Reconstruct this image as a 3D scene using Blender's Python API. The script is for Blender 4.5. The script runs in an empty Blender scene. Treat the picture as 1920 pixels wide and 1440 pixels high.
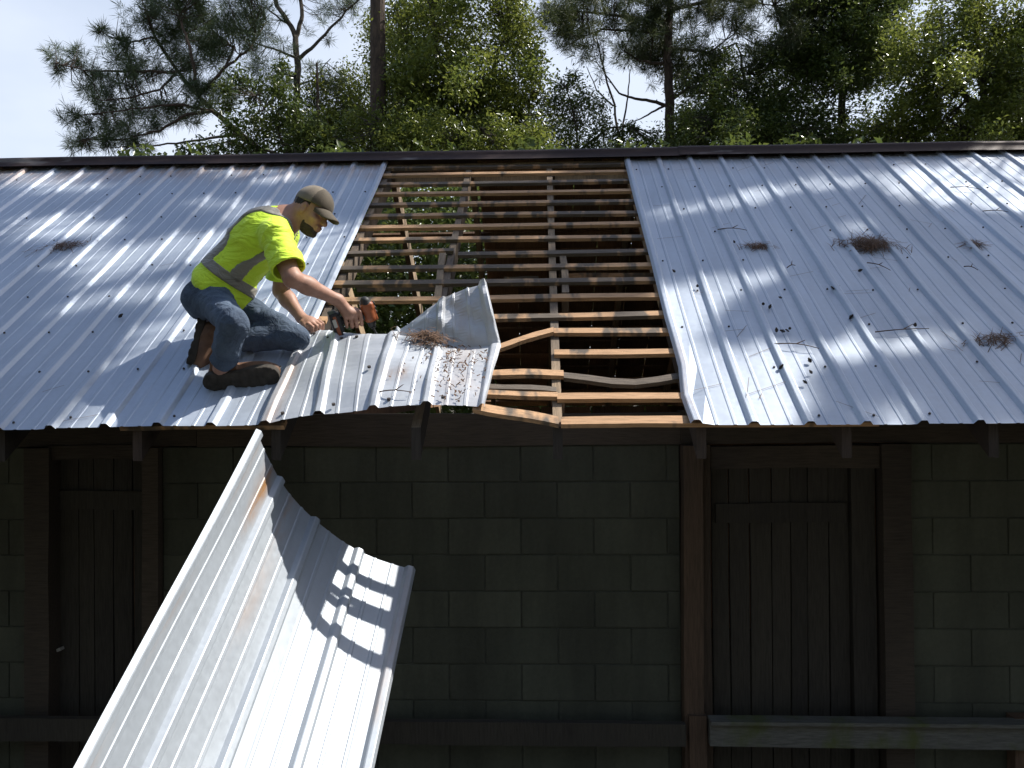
import bpy, math, random
import numpy as np
from mathutils import Vector, Matrix
random.seed(7); rng = np.random.default_rng(7)
scene = bpy.context.scene
COL = scene.collection

# ------------------------------------------------------------------ camera
CAM = np.array([-0.6419, -3.5793, 0.1406]); YAW, PITCH, ROLL = 0.03559, 0.00803, -0.00709
FPX = 1608.0
def cam_axes():
    cy, sy = math.cos(YAW), math.sin(YAW)
    fwd = np.array([-sy*math.cos(PITCH), cy*math.cos(PITCH), math.sin(PITCH)])
    right = np.array([cy, sy, 0.0]); up = np.cross(right, fwd)
    return (math.cos(ROLL)*right+math.sin(ROLL)*up, -math.sin(ROLL)*right+math.cos(ROLL)*up, fwd)
RT, UP, FW = cam_axes()
cam = bpy.data.cameras.new('camera'); cam.sensor_width = 36; cam.lens = 36*FPX/1920
cam.clip_start = 0.05; cam.clip_end = 500
camo = bpy.data.objects.new('camera', cam); COL.objects.link(camo)
camo.matrix_world = Matrix(((RT[0], UP[0], -FW[0], CAM[0]), (RT[1], UP[1], -FW[1], CAM[1]), (RT[2], UP[2], -FW[2], CAM[2]), (0, 0, 0, 1)))
scene.camera = camo

# ------------------------------------------------------------------ light
SUN_EL, SUN_AZ = math.radians(51.5), math.radians(72)      # azimuth from +Y (away from camera) towards +X
SUN = np.array([math.sin(SUN_AZ)*math.cos(SUN_EL), math.cos(SUN_AZ)*math.cos(SUN_EL), math.sin(SUN_EL)])
w = bpy.data.worlds.new('World'); scene.world = w; w.use_nodes = True
nt = w.node_tree; nt.nodes.clear()
sky = nt.nodes.new('ShaderNodeTexSky'); sky.sky_type = 'NISHITA'; sky.sun_disc = False
sky.sun_elevation = SUN_EL; sky.sun_rotation = SUN_AZ; sky.air_density = 1.0; sky.dust_density = 1.6; sky.ozone_density = 2.6
bg = nt.nodes.new('ShaderNodeBackground'); bg.inputs['Strength'].default_value = 0.118
wo = nt.nodes.new('ShaderNodeOutputWorld')
# thin bright cloud veil
tc = nt.nodes.new('ShaderNodeTexCoord'); mp = nt.nodes.new('ShaderNodeMapping'); mp.inputs['Scale'].default_value = (1, 1, 2.2)
cn = nt.nodes.new('ShaderNodeTexNoise'); cn.inputs['Scale'].default_value = 2.2; cn.inputs['Detail'].default_value = 5; cn.inputs['Roughness'].default_value = .55
cr = nt.nodes.new('ShaderNodeMapRange'); cr.inputs[1].default_value = .36; cr.inputs[2].default_value = .66; cr.inputs[3].default_value = .7; cr.inputs[4].default_value = 1.0
mx = nt.nodes.new('ShaderNodeMix'); mx.data_type = 'RGBA'; mx.inputs[7].default_value = (5.5, 6.0, 6.9, 1)
nt.links.new(tc.outputs['Generated'], mp.inputs[0]); nt.links.new(mp.outputs[0], cn.inputs[0]); nt.links.new(cn.outputs[0], cr.inputs[0])
sx = nt.nodes.new('ShaderNodeSeparateXYZ'); nt.links.new(tc.outputs['Generated'], sx.inputs[0])
hz = nt.nodes.new('ShaderNodeMapRange'); hz.interpolation_type = 'SMOOTHSTEP'; hz.inputs[1].default_value = .30; hz.inputs[2].default_value = .75; hz.inputs[3].default_value = 1; hz.inputs[4].default_value = .03
nt.links.new(sx.outputs[2], hz.inputs[0]); mu = nt.nodes.new('ShaderNodeMath'); mu.operation = 'MULTIPLY'; nt.links.new(cr.outputs[0], mu.inputs[0]); nt.links.new(hz.outputs[0], mu.inputs[1])
nt.links.new(mu.outputs[0], mx.inputs[0]); nt.links.new(sky.outputs[0], mx.inputs[6]); nt.links.new(mx.outputs[2], bg.inputs[0]); nt.links.new(bg.outputs[0], wo.inputs[0])
sl = bpy.data.lights.new('sun', 'SUN'); sl.energy = 4.7; sl.angle = math.radians(0.55); sl.color = (1.0, .955, .88)
so = bpy.data.objects.new('sun', sl); COL.objects.link(so); so.location = (12, 5, 16)
so.rotation_euler = Vector(-SUN).to_track_quat('-Z', 'Y').to_euler()
scene.view_settings.view_transform = 'Standard'; scene.view_settings.look = 'None'
scene.view_settings.exposure = 0.48; scene.view_settings.gamma = 1; scene.view_settings.use_curve_mapping = False
def sheet_attr(o, ac, rust=None):
    a = o.data.attributes.new('sheet', 'FLOAT_VECTOR', 'POINT'); a.data.foreach_set('vector', np.asarray(ac, np.float32).ravel())
    r = o.data.attributes.new('rust', 'FLOAT', 'POINT'); r.data.foreach_set('value', np.asarray(rust if rust is not None else np.zeros(len(ac)), np.float32))
scene.cycles.max_bounces = 8; scene.cycles.diffuse_bounces = 3; scene.cycles.transparent_max_bounces = 6

# ------------------------------------------------------------------ coordinates
RUN, RISE = 2.858, 1.882
SL = math.atan2(RISE, RUN); CS, SN = math.cos(SL), math.sin(SL); SLEN = math.hypot(RUN, RISE)
PITCHW = 0.2286; SHW = 4*PITCHW; LEFT_EDGE = -1.8145; GROUND = -2.35
def ray(px, py): return FW + RT*(px-960)/FPX - UP*(py-720)/FPX
def at_y(px, py, Y): d = ray(px, py); return CAM + d*((Y-CAM[1])/d[1])
def roof_pt(px, py, h=0.0):
    n = np.array([0, -SN, CS]); d = ray(px, py); return CAM + d*((h-CAM @ n)/(d @ n))
def R3(X, v, h=0.0):      # front slope coordinates -> world
    return np.array([X, v*CS-h*SN, v*SN+h*CS])
def px_uv(px, py, h=0.0):
    p = roof_pt(px, py, h) + h*np.array([0, SN, -CS]); return p[0], p[1]/CS

# ------------------------------------------------------------------ helpers
def obj(name, verts, faces, mats, parent=None, smooth=False, midx=None):
    me = bpy.data.meshes.new(name)
    verts = np.asarray(verts, np.float32)
    if isinstance(faces, np.ndarray):
        nf, k = faces.shape
        me.vertices.add(len(verts)); me.vertices.foreach_set('co', verts.ravel())
        me.loops.add(nf*k); me.loops.foreach_set('vertex_index', faces.astype(np.int32).ravel())
        me.polygons.add(nf); me.polygons.foreach_set('loop_start', np.arange(0, nf*k, k, dtype=np.int32))
        me.polygons.foreach_set('loop_total', np.full(nf, k, np.int32))
        me.update(calc_edges=True)
    else:
        me.from_pydata(verts.tolist(), [], faces); me.update()
    for m in (mats if isinstance(mats, (list, tuple)) else [mats]): me.materials.append(m)
    if midx is not None: me.polygons.foreach_set('material_index', np.asarray(midx, np.int32))
    if smooth: me.polygons.foreach_set('use_smooth', np.ones(len(me.polygons), bool))
    o = bpy.data.objects.new(name, me); COL.objects.link(o)
    if parent is not None: o.parent = parent; o.matrix_parent_inverse = Matrix.Translation(-Vector(parent.location)) if parent.type == 'EMPTY' else Matrix.Identity(4)
    return o
def empty(name, loc=(0, 0, 0)):
    o = bpy.data.objects.new(name, None); COL.objects.link(o); o.location = loc; o.empty_display_size = .1
    return o
def tag(o, label=None, cat=None, group=None, kind=None):
    if label: o['label'] = label
    if cat: o['category'] = cat
    if group: o['group'] = group
    if kind: o['kind'] = kind
    return o
class MB:
    def __init__(s): s.v = []; s.f = []; s.m = []
    def add(s, v, f, m=0):
        n = len(s.v); s.v += [tuple(map(float, p)) for p in v]; s.f += [tuple(i+n for i in q) for q in f]; s.m += [m]*len(f)
    def box(s, o, ax, ay, az, m=0):     # corner-centred box from centre + half axes
        o, ax, ay, az = map(np.asarray, (o, ax, ay, az))
        v = [o+i*ax+j*ay+k*az for k in (-1, 1) for j in (-1, 1) for i in (-1, 1)]
        s.add(v, [(0, 2, 3, 1), (4, 5, 7, 6), (0, 1, 5, 4), (2, 6, 7, 3), (0, 4, 6, 2), (1, 3, 7, 5)], m)
    def tube(s, pts, rad, n=6, m=0, cap=True):
        pts = [np.asarray(p, float) for p in pts]; rings = []
        for i, p in enumerate(pts):
            t = pts[min(i+1, len(pts)-1)]-pts[max(i-1, 0)]; t = t/(np.linalg.norm(t)+1e-9)
            a = np.cross(t, [0, 0, 1.0] if abs(t[2]) < .9 else [1.0, 0, 0]); a /= np.linalg.norm(a); b = np.cross(t, a)
            r = rad[i] if hasattr(rad, '__len__') else rad
            rings.append([p+r*(math.cos(2*math.pi*j/n)*a+math.sin(2*math.pi*j/n)*b) for j in range(n)])
        v = [q for R in rings for q in R]; f = []
        for i in range(len(pts)-1):
            for j in range(n): f.append((i*n+j, i*n+(j+1) % n, (i+1)*n+(j+1) % n, (i+1)*n+j))
        if cap: f.append(tuple(range(n))[::-1]); f.append(tuple((len(pts)-1)*n+j for j in range(n)))
        s.add(v, f, m)
    def build(s, name, mats, parent=None, smooth=False): return obj(name, s.v, s.f, mats, parent, smooth, s.m)

# ------------------------------------------------------------------ materials
def nodes(name):
    m = bpy.data.materials.new(name); m.use_nodes = True; t = m.node_tree
    return m, t, t.nodes['Principled BSDF']
def N(t, kind, **kw):
    n = t.nodes.new('ShaderNode'+kind)
    for k, v in kw.items():
        if k[0] == 'i' and k[1:].isdigit(): n.inputs[int(k[1:])].default_value = v
        else: setattr(n, k, v)
    return n
def noise(t, scale, detail=4, rough=.55, stretch=(1, 1, 1), coord='Object', offset=None):
    c = N(t, 'TexCoord'); m = N(t, 'Mapping'); m.inputs['Scale'].default_value = stretch
    n = N(t, 'TexNoise'); n.inputs['Scale'].default_value = scale; n.inputs['Detail'].default_value = detail; n.inputs['Roughness'].default_value = rough
    t.links.new(c.outputs[coord], m.inputs[0])
    if offset: t.links.new(offset, m.inputs['Location'])
    t.links.new(m.outputs[0], n.inputs[0]); return n.outputs[0]
def ramp(t, src, stops):
    r = N(t, 'ValToRGB'); e = r.color_ramp.elements
    while len(e) < len(stops): e.new(.5)
    for i, (p, c) in enumerate(stops): e[i].position = p; e[i].color = (*c, 1) if len(c) == 3 else c
    t.links.new(src, r.inputs[0]); return r.outputs[0]
def mixc(t, fac, a, b, mode='MIX'):
    m = N(t, 'Mix', data_type='RGBA', blend_type=mode)
    for i, x in ((6, a), (7, b)):
        if hasattr(x, 'is_output'): t.links.new(x, m.inputs[i])
        else: m.inputs[i].default_value = (*x, 1)
    if hasattr(fac, 'is_output'): t.links.new(fac, m.inputs[0])
    else: m.inputs[0].default_value = fac
    return m.outputs[2]
def bump(t, b, h, strength=.3, dist=.01):
    n = N(t, 'Bump'); n.inputs['Strength'].default_value = strength; n.inputs['Distance'].default_value = dist
    t.links.new(h, n.inputs['Height']); t.links.new(n.outputs[0], b.inputs['Normal'])
def rand_loc(t, k=40.0):
    oi = N(t, 'ObjectInfo'); c = N(t, 'CombineXYZ'); m = N(t, 'Math', operation='MULTIPLY'); m.inputs[1].default_value = k
    t.links.new(oi.outputs['Random'], m.inputs[0])
    for i in range(3): t.links.new(m.outputs[0], c.inputs[i])
    return c.outputs[0], oi.outputs['Random']

def metal_mat(name, base, rust=0.35, rust_scale=1.1, metallic=.32):
    m, t, b = nodes(name); loc, rnd = rand_loc(t)
    def sn(scale, detail, rough, stretch):      # noise in the sheet's own (across, along) coordinates
        at = N(t, 'Attribute', attribute_name='sheet'); m_ = N(t, 'Mapping'); m_.inputs['Scale'].default_value = stretch; n_ = N(t, 'TexNoise'); n_.inputs['Scale'].default_value = scale; n_.inputs['Detail'].default_value = detail; n_.inputs['Roughness'].default_value = rough
        t.links.new(at.outputs['Vector'], m_.inputs[0]); t.links.new(loc, m_.inputs['Location']); t.links.new(m_.outputs[0], n_.inputs[0]); return n_.outputs[0]
    n1 = sn(1.6, 5, .6, (1, .5, 1)); n2 = noise(t, 38, 3, .6, (1, 1, 1)); n3 = sn(11, 4, .65, (1.0, .12, 1))
    c = ramp(t, n1, [(.30, tuple(x*.84 for x in base)), (.72, tuple(min(1, x*1.08) for x in base))])
    c = mixc(t, .25, c, ramp(t, n2, [(.3, tuple(x*.72 for x in base)), (.7, tuple(x*1.1 for x in base))]))
    c = mixc(t, .22, c, ramp(t, n3, [(.35, (base[0]*.62, base[1]*.63, base[2]*.65)), (.62, base)]))
    v = N(t, 'HueSaturation'); mr = N(t, 'MapRange', i3=.9, i4=1.07); t.links.new(rnd, mr.inputs[0]); t.links.new(mr.outputs[0], v.inputs['Value']); t.links.new(c, v.inputs['Color'])
    nr = sn(rust_scale, 6, .68, (1, .6, 1)); fr = ramp(t, nr, [(.655, (0, 0, 0)), (.78, (rust, rust, rust))])
    c = mixc(t, fr, v.outputs[0], (.32, .17, .075))
    ra = N(t, 'Attribute', attribute_name='rust'); rn = sn(14, 5, .7, (1, .22, 1)); rm = N(t, 'Math', operation='MULTIPLY'); t.links.new(ra.outputs['Fac'], rm.inputs[0]); t.links.new(ramp(t, rn, [(.36, (0, 0, 0)), (.62, (1, 1, 1))]), rm.inputs[1])
    c = mixc(t, rm.outputs[0], c, (.40, .20, .065))
    t.links.new(c, b.inputs['Base Color']); b.inputs['Metallic'].default_value = metallic
    t.links.new(ramp(t, n2, [(.2, (.42,)*3), (.8, (.58,)*3)]), b.inputs['Roughness'])
    bump(t, b, noise(t, 5, 2, .5), .05, .02)
    return m
M_SHEET = metal_mat('galvanised_sheet', (.525, .59, .685), .24, 1.0)
M_LOOSE = metal_mat('galvanised_sheet_loose', (.60, .635, .68), .22, 1.5); M_FREED = metal_mat('galvanised_sheet_freed', (.40, .44, .485), .30, 1.3)

def wood_mat(name, fresh, old, along=(1.2, 14, 14), mixlo=.38, mixhi=.56, patch=3.0):
    m, t, b = nodes(name); loc, rnd = rand_loc(t)
    g = noise(t, 9, 5, .65, along, offset=loc); p = noise(t, patch, 3, .6, (1, .35, .35), offset=loc)
    gc = ramp(t, g, [(.25, tuple(x*.55 for x in fresh)), (.55, fresh), (.85, tuple(min(1, x*1.25) for x in fresh))])
    oc = ramp(t, g, [(.25, tuple(x*.45 for x in old)), (.6, old), (.9, tuple(x*1.35 for x in old))])
    sh = N(t, 'Math', operation='ADD'); mr = N(t, 'MapRange', i3=-.16, i4=.16); t.links.new(rnd, mr.inputs[0]); t.links.new(p, sh.inputs[0]); t.links.new(mr.outputs[0], sh.inputs[1])
    f = ramp(t, sh.outputs[0], [(mixlo, (0, 0, 0)), (mixhi, (1, 1, 1))])
    t.links.new(mixc(t, f, oc, gc), b.inputs['Base Color']); b.inputs['Roughness'].default_value = .82
    bump(t, b, g, .5, .004)
    return m
M_LATH = wood_mat('lath_pine', (.54, .325, .175), (.15, .118, .09), patch=7.5, mixlo=.44, mixhi=.53)
M_RAFTER = wood_mat('rafter_pine', (.42, .30, .185), (.16, .125, .095), (14, 1.2, 1.2), .30, .6)
M_BOARD = wood_mat('old_brown_board', (.42, .23, .12), (.20, .12, .07), (12, 1, 1), .4, .7, 1.2)
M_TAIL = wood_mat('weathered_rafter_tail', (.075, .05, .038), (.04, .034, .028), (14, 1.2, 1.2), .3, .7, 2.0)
M_DARKWOOD = wood_mat('stained_door_wood', (.066, .056, .043), (.050, .042, .034), (14, 14, 1), .4, .7, 1.2)
M_JAMB = wood_mat('reddish_jamb_wood', (.15, .09, .055), (.085, .058, .04), (14, 14, 1), .35, .65, 1.2)
M_PLATE = wood_mat('wall_plate_wood', (.10, .075, .055), (.06, .045, .035), (1, 14, 14), .35, .65, 1.2)

def simple(name, base, rough=.7, metallic=0.0, var=.25, scale=12, bmp=.0, spec=None):
    m, t, b = nodes(name); n = noise(t, scale, 4, .6)
    t.links.new(ramp(t, n, [(.28, tuple(x*(1-var) for x in base)), (.74, tuple(min(1, x*(1+var)) for x in base))]), b.inputs['Base Color'])
    b.inputs['Roughness'].default_value = rough; b.inputs['Metallic'].default_value = metallic
    if spec is not None: b.inputs['Specular IOR Level'].default_value = spec
    if bmp: bump(t, b, n, bmp, .01)
    return m
def block_mat():
    m, t, b = nodes('mildewed_block'); loc, rnd = rand_loc(t)
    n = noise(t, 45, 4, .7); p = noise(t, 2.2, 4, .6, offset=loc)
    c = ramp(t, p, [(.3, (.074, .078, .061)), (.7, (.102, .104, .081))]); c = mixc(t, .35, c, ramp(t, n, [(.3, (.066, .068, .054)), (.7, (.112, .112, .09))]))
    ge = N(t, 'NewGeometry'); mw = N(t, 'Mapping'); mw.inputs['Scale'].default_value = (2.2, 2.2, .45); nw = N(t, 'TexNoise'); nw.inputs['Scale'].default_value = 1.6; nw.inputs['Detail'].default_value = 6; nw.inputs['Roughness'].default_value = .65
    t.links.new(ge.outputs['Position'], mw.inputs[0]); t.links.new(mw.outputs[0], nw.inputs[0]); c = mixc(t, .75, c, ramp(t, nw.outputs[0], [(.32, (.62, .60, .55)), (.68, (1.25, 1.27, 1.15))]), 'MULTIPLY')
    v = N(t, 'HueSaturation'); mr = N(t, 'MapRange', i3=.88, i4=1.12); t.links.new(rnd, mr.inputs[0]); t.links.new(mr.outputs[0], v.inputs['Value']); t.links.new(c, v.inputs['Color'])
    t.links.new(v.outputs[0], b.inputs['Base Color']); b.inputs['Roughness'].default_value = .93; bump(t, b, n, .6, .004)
    return m
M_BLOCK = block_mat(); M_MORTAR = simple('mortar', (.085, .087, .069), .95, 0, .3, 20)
def rail_mat():
    m, t, b = nodes('mossy_rail_wood'); g = noise(t, 9, 5, .65, (1.2, 12, 12)); p = noise(t, 3.2, 5, .6, (1, .6, .6))
    c = ramp(t, g, [(.25, (.09, .085, .075)), (.8, (.22, .215, .19))]); c = mixc(t, ramp(t, p, [(.5, (0, 0, 0)), (.62, (.8, .8, .8))]), c, (.10, .12, .025))
    t.links.new(c, b.inputs['Base Color']); b.inputs['Roughness'].default_value = .9; bump(t, b, g, .5, .004); return m
M_RAIL = rail_mat()
def ridge_mat():
    m, t, b = nodes('rusted_ridge_cap'); n = noise(t, 3, 6, .7, (.5, 3, 3)); n2 = noise(t, 1.1, 4, .6, (1, 4, 4))
    c = ramp(t, n, [(.25, (.022, .014, .013)), (.58, (.05, .027, .022)), (.8, (.13, .085, .065))]); c = mixc(t, ramp(t, n2, [(.62, (0, 0, 0)), (.70, (.7, .7, .7))]), c, (.30, .27, .25))
    t.links.new(c, b.inputs['Base Color']); b.inputs['Metallic'].default_value = .25; b.inputs['Roughness'].default_value = .6; return m
M_RIDGE = ridge_mat()
M_SCREW = simple('weathered_screw_head', (.06, .05, .045), .6, .3)
M_STRAW = simple('dead_pine_straw', (.145, .082, .048), .85, 0, .5, 30)
M_CONE = simple('dark_pine_cone', (.05, .036, .026), .85, 0, .4, 30)
M_TWIG = simple('grey_twig', (.10, .065, .045), .9, 0, .3, 30)
M_RUSTSPOT = simple('rust_flake', (.42, .16, .06), .9, 0, .4, 20)
def foliage(name, c0, c1, rough=.45, trans=.35, scale=1.6):
    m, t, b = nodes(name); n = noise(t, scale, 3, .6); n2 = noise(t, 23, 2, .5)
    c = mixc(t, .5, ramp(t, n, [(.3, c0), (.7, c1)]), ramp(t, n2, [(.3, c0), (.7, c1)]))
    t.links.new(c, b.inputs['Base Color']); b.inputs['Roughness'].default_value = rough
    tr = N(t, 'BsdfTranslucent'); hs = N(t, 'HueSaturation'); hs.inputs['Value'].default_value = 1.5; hs.inputs['Hue'].default_value = .485; t.links.new(c, hs.inputs['Color']); t.links.new(hs.outputs[0], tr.inputs[0])
    ms = N(t, 'MixShader'); ms.inputs[0].default_value = trans; t.links.new(b.outputs[0], ms.inputs[1]); t.links.new(tr.outputs[0], ms.inputs[2])
    t.links.new(ms.outputs[0], t.nodes['Material Output'].inputs[0]); return m
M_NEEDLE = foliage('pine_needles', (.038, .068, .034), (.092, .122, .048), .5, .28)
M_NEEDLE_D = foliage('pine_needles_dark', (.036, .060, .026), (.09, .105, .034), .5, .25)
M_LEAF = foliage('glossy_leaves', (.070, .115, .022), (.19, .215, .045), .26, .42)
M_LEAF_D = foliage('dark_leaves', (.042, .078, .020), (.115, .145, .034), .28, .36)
def bark_mat(name, a, b_):
    m, t, b = nodes(name); g = noise(t, 7, 5, .7, (2.5, 2.5, .7)); t.links.new(ramp(t, g, [(.3, a), (.7, b_)]), b.inputs['Base Color']); b.inputs['Roughness'].default_value = .92; bump(t, b, g, .9, .03); return m
M_BARK = bark_mat('pine_bark', (.030, .022, .017), (.105, .072, .050)); M_BARK2 = bark_mat('grey_bark', (.04, .034, .028), (.13, .105, .08))
# ------------------------------------------------------------------ ground
def ground():
    n = 60; xs = np.linspace(-150, 150, n); ys = np.linspace(-60, 240, n)
    xs = np.sign(xs)*np.abs(xs/150)**1.8*150
    V = []; F = []
    for j in range(n):
        for i in range(n):
            x, y = xs[i], ys[j]; d = max(0, math.hypot(x, y-2)-7)
            V.append((x, y, GROUND+min(.25, d*.02)*math.sin(x*.7)*math.cos(y*.6)))
    for j in range(n-1):
        for i in range(n-1): F.append((j*n+i, j*n+i+1, (j+1)*n+i+1, (j+1)*n+i))
    m, t, b = nodes('forest_floor'); a = noise(t, .8, 6, .65); c = noise(t, 14, 4, .6)
    col = mixc(t, .5, ramp(t, a, [(.35, (.055, .042, .028)), (.65, (.045, .06, .022))]), ramp(t, c, [(.3, (.035, .027, .018)), (.7, (.10, .075, .048))]))
    t.links.new(col, b.inputs['Base Color']); b.inputs['Roughness'].default_value = .95; bump(t, b, c, .7, .03)
    tag(obj('ground', V, F, m, smooth=True), 'bare earth and forest floor below the shed', kind='structure')
ground()

# ------------------------------------------------------------------ the shed
shed = tag(empty('shed', (0, 2.8, GROUND)), 'long concrete block shed with galvanised roof partly stripped to its laths', 'shed')

def profile():
    P = []
    for k in range(5):
        x = k*PITCHW
        P += [(x-.025, 0), (x-.0135, .0165), (x-.009, .0185), (x+.009, .0185), (x+.0135, .0165), (x+.025, 0)]
        if k < 4:
            for q in (1/3, 2/3):
                y = x+q*PITCHW; P += [(y-.009, 0), (y-.005, .0024), (y+.005, .0024), (y+.009, 0)]
    return P
PROF = profile()
def grid_faces(nr, nc): return [(j*nc+i, j*nc+i+1, (j+1)*nc+i+1, (j+1)*nc+i) for j in range(nr-1) for i in range(nc-1)]
def screw_rows(mb, place, xs, vs):
    for v in vs:
        for x in xs:
            if random.random() < .28: continue
            o, ax, ay, n = place(x, v)
            r = .0062; pts = [o+n*.002+r*(math.cos(a)*ax+math.sin(a)*ay) for a in np.arange(6)*math.pi/3]; top = [o+n*.0075+.8*r*(math.cos(a)*ax+math.sin(a)*ay) for a in np.arange(6)*math.pi/3]
            mb.add(pts+top, [tuple(range(6, 12))]+[(i, (i+1) % 6, 6+(i+1) % 6, 6+i) for i in range(6)])
def roof_sheet(x0, v1=SLEN-.02, seed=0, lift=None, crumple=False):
    r = np.random.default_rng(seed); nr = 16; V = []
    ph = r.uniform(0, 6, 4)
    vo = -.012+r.uniform(-.012, .012)
    for j in range(nr):
        v = vo+(v1-vo)*j/(nr-1)
        for (a, h) in PROF:
            hh = h+(.003 if a > SHW-.03 else 0)
            hh += .0022*math.sin(a*9+ph[0]+v*1.7)*math.sin(v*4.1+ph[1]) + .0018*math.sin(v*9+ph[2]+a*5)
            x = x0+a+.002*math.sin(v*3+ph[3])
            if lift: hh += lift(x, v)
            if crumple and a < .03:
                q = max(0, 1-v/1.0); x += q*(.012*math.sin(v*21)+.008*math.sin(v*47)); hh += q*(.014*math.sin(v*17+1)+.006*math.sin(v*53)) + .004
            V.append(R3(x, v, hh))
    o = obj('roof_sheet', V, grid_faces(nr, len(PROF)), M_SHEET, shed)
    vv = [vo+(v1-vo)*j/(nr-1) for j in range(nr)]
    sheet_attr(o, [(a+seed*1.7, v, seed) for v in vv for a, h in PROF], [max(0, (v-2.95)/.45)*(.75 if x0 < -1 else .25)+(.5*max(0, 1-v/.9)*(1 if a < .02 else 0) if crumple else 0) for v in vv for a, h in PROF])
    mb = MB()
    def place(x, v): return R3(x0+x, v, 0 + (lift(x0+x, v) if lift else 0)), np.array([1., 0, 0]), np.array([0, CS, SN]), np.array([0, -SN, CS])
    for i, v in enumerate([.05, .45, .83, 1.20, 1.60, 1.99, 2.38, 2.78, 3.15]):
        screw_rows(mb, place, [k*PITCHW+.045+r.uniform(-.006, .006) for k in range(4)] if i % 2 == 0 else [k*PITCHW+.185+r.uniform(-.006, .006) for k in range(4)], [v+r.uniform(-.02, .02)])
    s = mb.build('screw', M_SCREW, o); s['kind'] = 'stuff'
    return o
def left_lift(x, v):     # the last left-hand sheets are sprung up towards the stripped bay
    q = min(1, max(0, (x+2.75)/.95)); return .012*q*q*max(0, 1-v/1.2)
for k in range(6): roof_sheet(LEFT_EDGE-SHW*(k+1), seed=k, lift=left_lift if k == 0 else None)
for k in range(6): roof_sheet(SHW*k, seed=20+k, crumple=(k == 0))

def bar(name, a, b, wvec, tvec, mat, parent=shed, seg=6, wob=.003, seed=0, bow=None):
    """timber from a to b; wvec, tvec: full width and thickness vectors (section centred on the line)"""
    r = np.random.default_rng(seed); a, b, wvec, tvec = map(np.asarray, (a, b, wvec, tvec)); V = []; F = []
    wn = wvec/np.linalg.norm(wvec); tn = tvec/np.linalg.norm(tvec); p1, p2 = r.uniform(0, 6, 2)
    for i in range(seg+1):
        f = i/seg; c = a+(b-a)*f + wn*wob*math.sin(f*5+p1)+tn*wob*.7*math.sin(f*7+p2)
        if bow is not None: c = c+np.asarray(bow(f))
        jw = 1+r.uniform(-.05, .05); V += [c-wvec/2*jw-tvec/2, c+wvec/2*jw-tvec/2, c+wvec/2*jw+tvec/2, c-wvec/2*jw+tvec/2]
    for i in range(seg):
        for j in range(4): F.append((i*4+j, i*4+(j+1) % 4, (i+1)*4+(j+1) % 4, (i+1)*4+j))
    F += [(3, 2, 1, 0), (seg*4, seg*4+1, seg*4+2, seg*4+3)]
    return obj(name, V, F, mat, parent)
# front rafters, plumb cut at the eave
RX = [.022+.601*k for k in range(-11, 12)]
NRM = np.array([0, -SN, CS]); UPS = np.array([0, CS, SN])
for i, x in enumerate(RX):
    sag = 0.0
    w_, d_ = .040, .115
    V = []
    for xx in (x-w_/2, x+w_/2):
        V += [R3(xx, .03, -.0335), R3(xx, 1.3, -.0335), R3(xx, SLEN-.01, -.0335), R3(xx, SLEN-.01, -.0335-d_), R3(xx, 1.3, -.0335-d_), R3(xx, .03, -.0335)-np.array([0, 0, d_/CS])]
    # keep the plumb cut vertical
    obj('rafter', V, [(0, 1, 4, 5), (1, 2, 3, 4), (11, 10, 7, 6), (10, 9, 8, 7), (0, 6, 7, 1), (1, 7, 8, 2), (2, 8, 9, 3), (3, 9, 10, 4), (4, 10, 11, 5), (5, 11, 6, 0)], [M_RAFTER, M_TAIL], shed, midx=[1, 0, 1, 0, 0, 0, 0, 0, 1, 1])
# sister pieces scabbed to two rafters in the stripped bay
bar('rafter', R3(-1.205, 1.12, -.09), R3(-1.225, 1.76, -.075), (.038, 0, 0), NRM*.13, M_RAFTER, seed=3)
bar('rafter', R3(-.512, 1.26, -.085), R3(-.515, 1.78, -.085), (.038, 0, 0), NRM*.12, M_RAFTER, seed=4)
# back rafters
def B3(X, v, h=0.0): return np.array([X, 2*RUN-v*CS+h*SN, v*SN+h*CS])
BN = np.array([0, SN, CS]); BU = np.array([0, -CS, SN])
for x in RX: bar('rafter', B3(x+.02, .0, -.09), B3(x+.02, SLEN-.03, -.09), (.040, 0, 0), BN*.13, M_RAFTER, seed=int(x*100) % 97, seg=3)
# front laths: (x0, v0, x1, v1) measured in the stripped bay; they run on below the fixed sheets
LW, LT = .048, .021
def lath(x0, v0, x1, v1, seed, bow=None, wd=LW, h=-.021):
    return bar('lath', R3(x0, v0, h), R3(x1, v1, h), UPS*wd, NRM*LT, M_LATH, seg=12, wob=.0025, seed=seed, bow=bow)
FULL = [3.335, 3.165, 2.965, 2.77, 2.57, 2.372, 2.177, 1.98, 1.57, 1.376]
for i, v in enumerate(FULL): lath(-2.45, v+random.uniform(-.012, .012), .75, v+random.uniform(-.012, .012), i, wd=LW*random.uniform(.85, 1.08))
lath(-2.45, 1.755, -1.165, 1.80, 31, wd=.04, h=-.016); lath(-1.135, 1.752, .75, 1.768, 32)
lath(-2.45, 1.175, -1.15, 1.178, 33); lath(-1.148, 1.180, .75, 1.196, 34)
lath(-.95, .965, .75, 1.01, 35); lath(-2.45, .96, -1.755, .965, 36)
lath(-.885, .62, -.585, .80, 37, h=-.004); lath(-.583, .812, .75, .814, 38)
lath(-.585, .607, .75, .612, 39)
def lifted_lath(px, py, x1, v1, seed, wd, h0=.045):     # left ends still nailed to the sprung sheet
    u, v = px_uv(px, py, h0-.02); a, b = R3(u, v, h0-.02), R3(x1, v1, -.021); bar('lath', a+(a-b)*.22, b, UPS*wd, NRM*LT, M_LATH, seg=6, seed=seed)
lifted_lath(930.3, 700.9, -.545, .421, 40, LW, .035)
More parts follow.
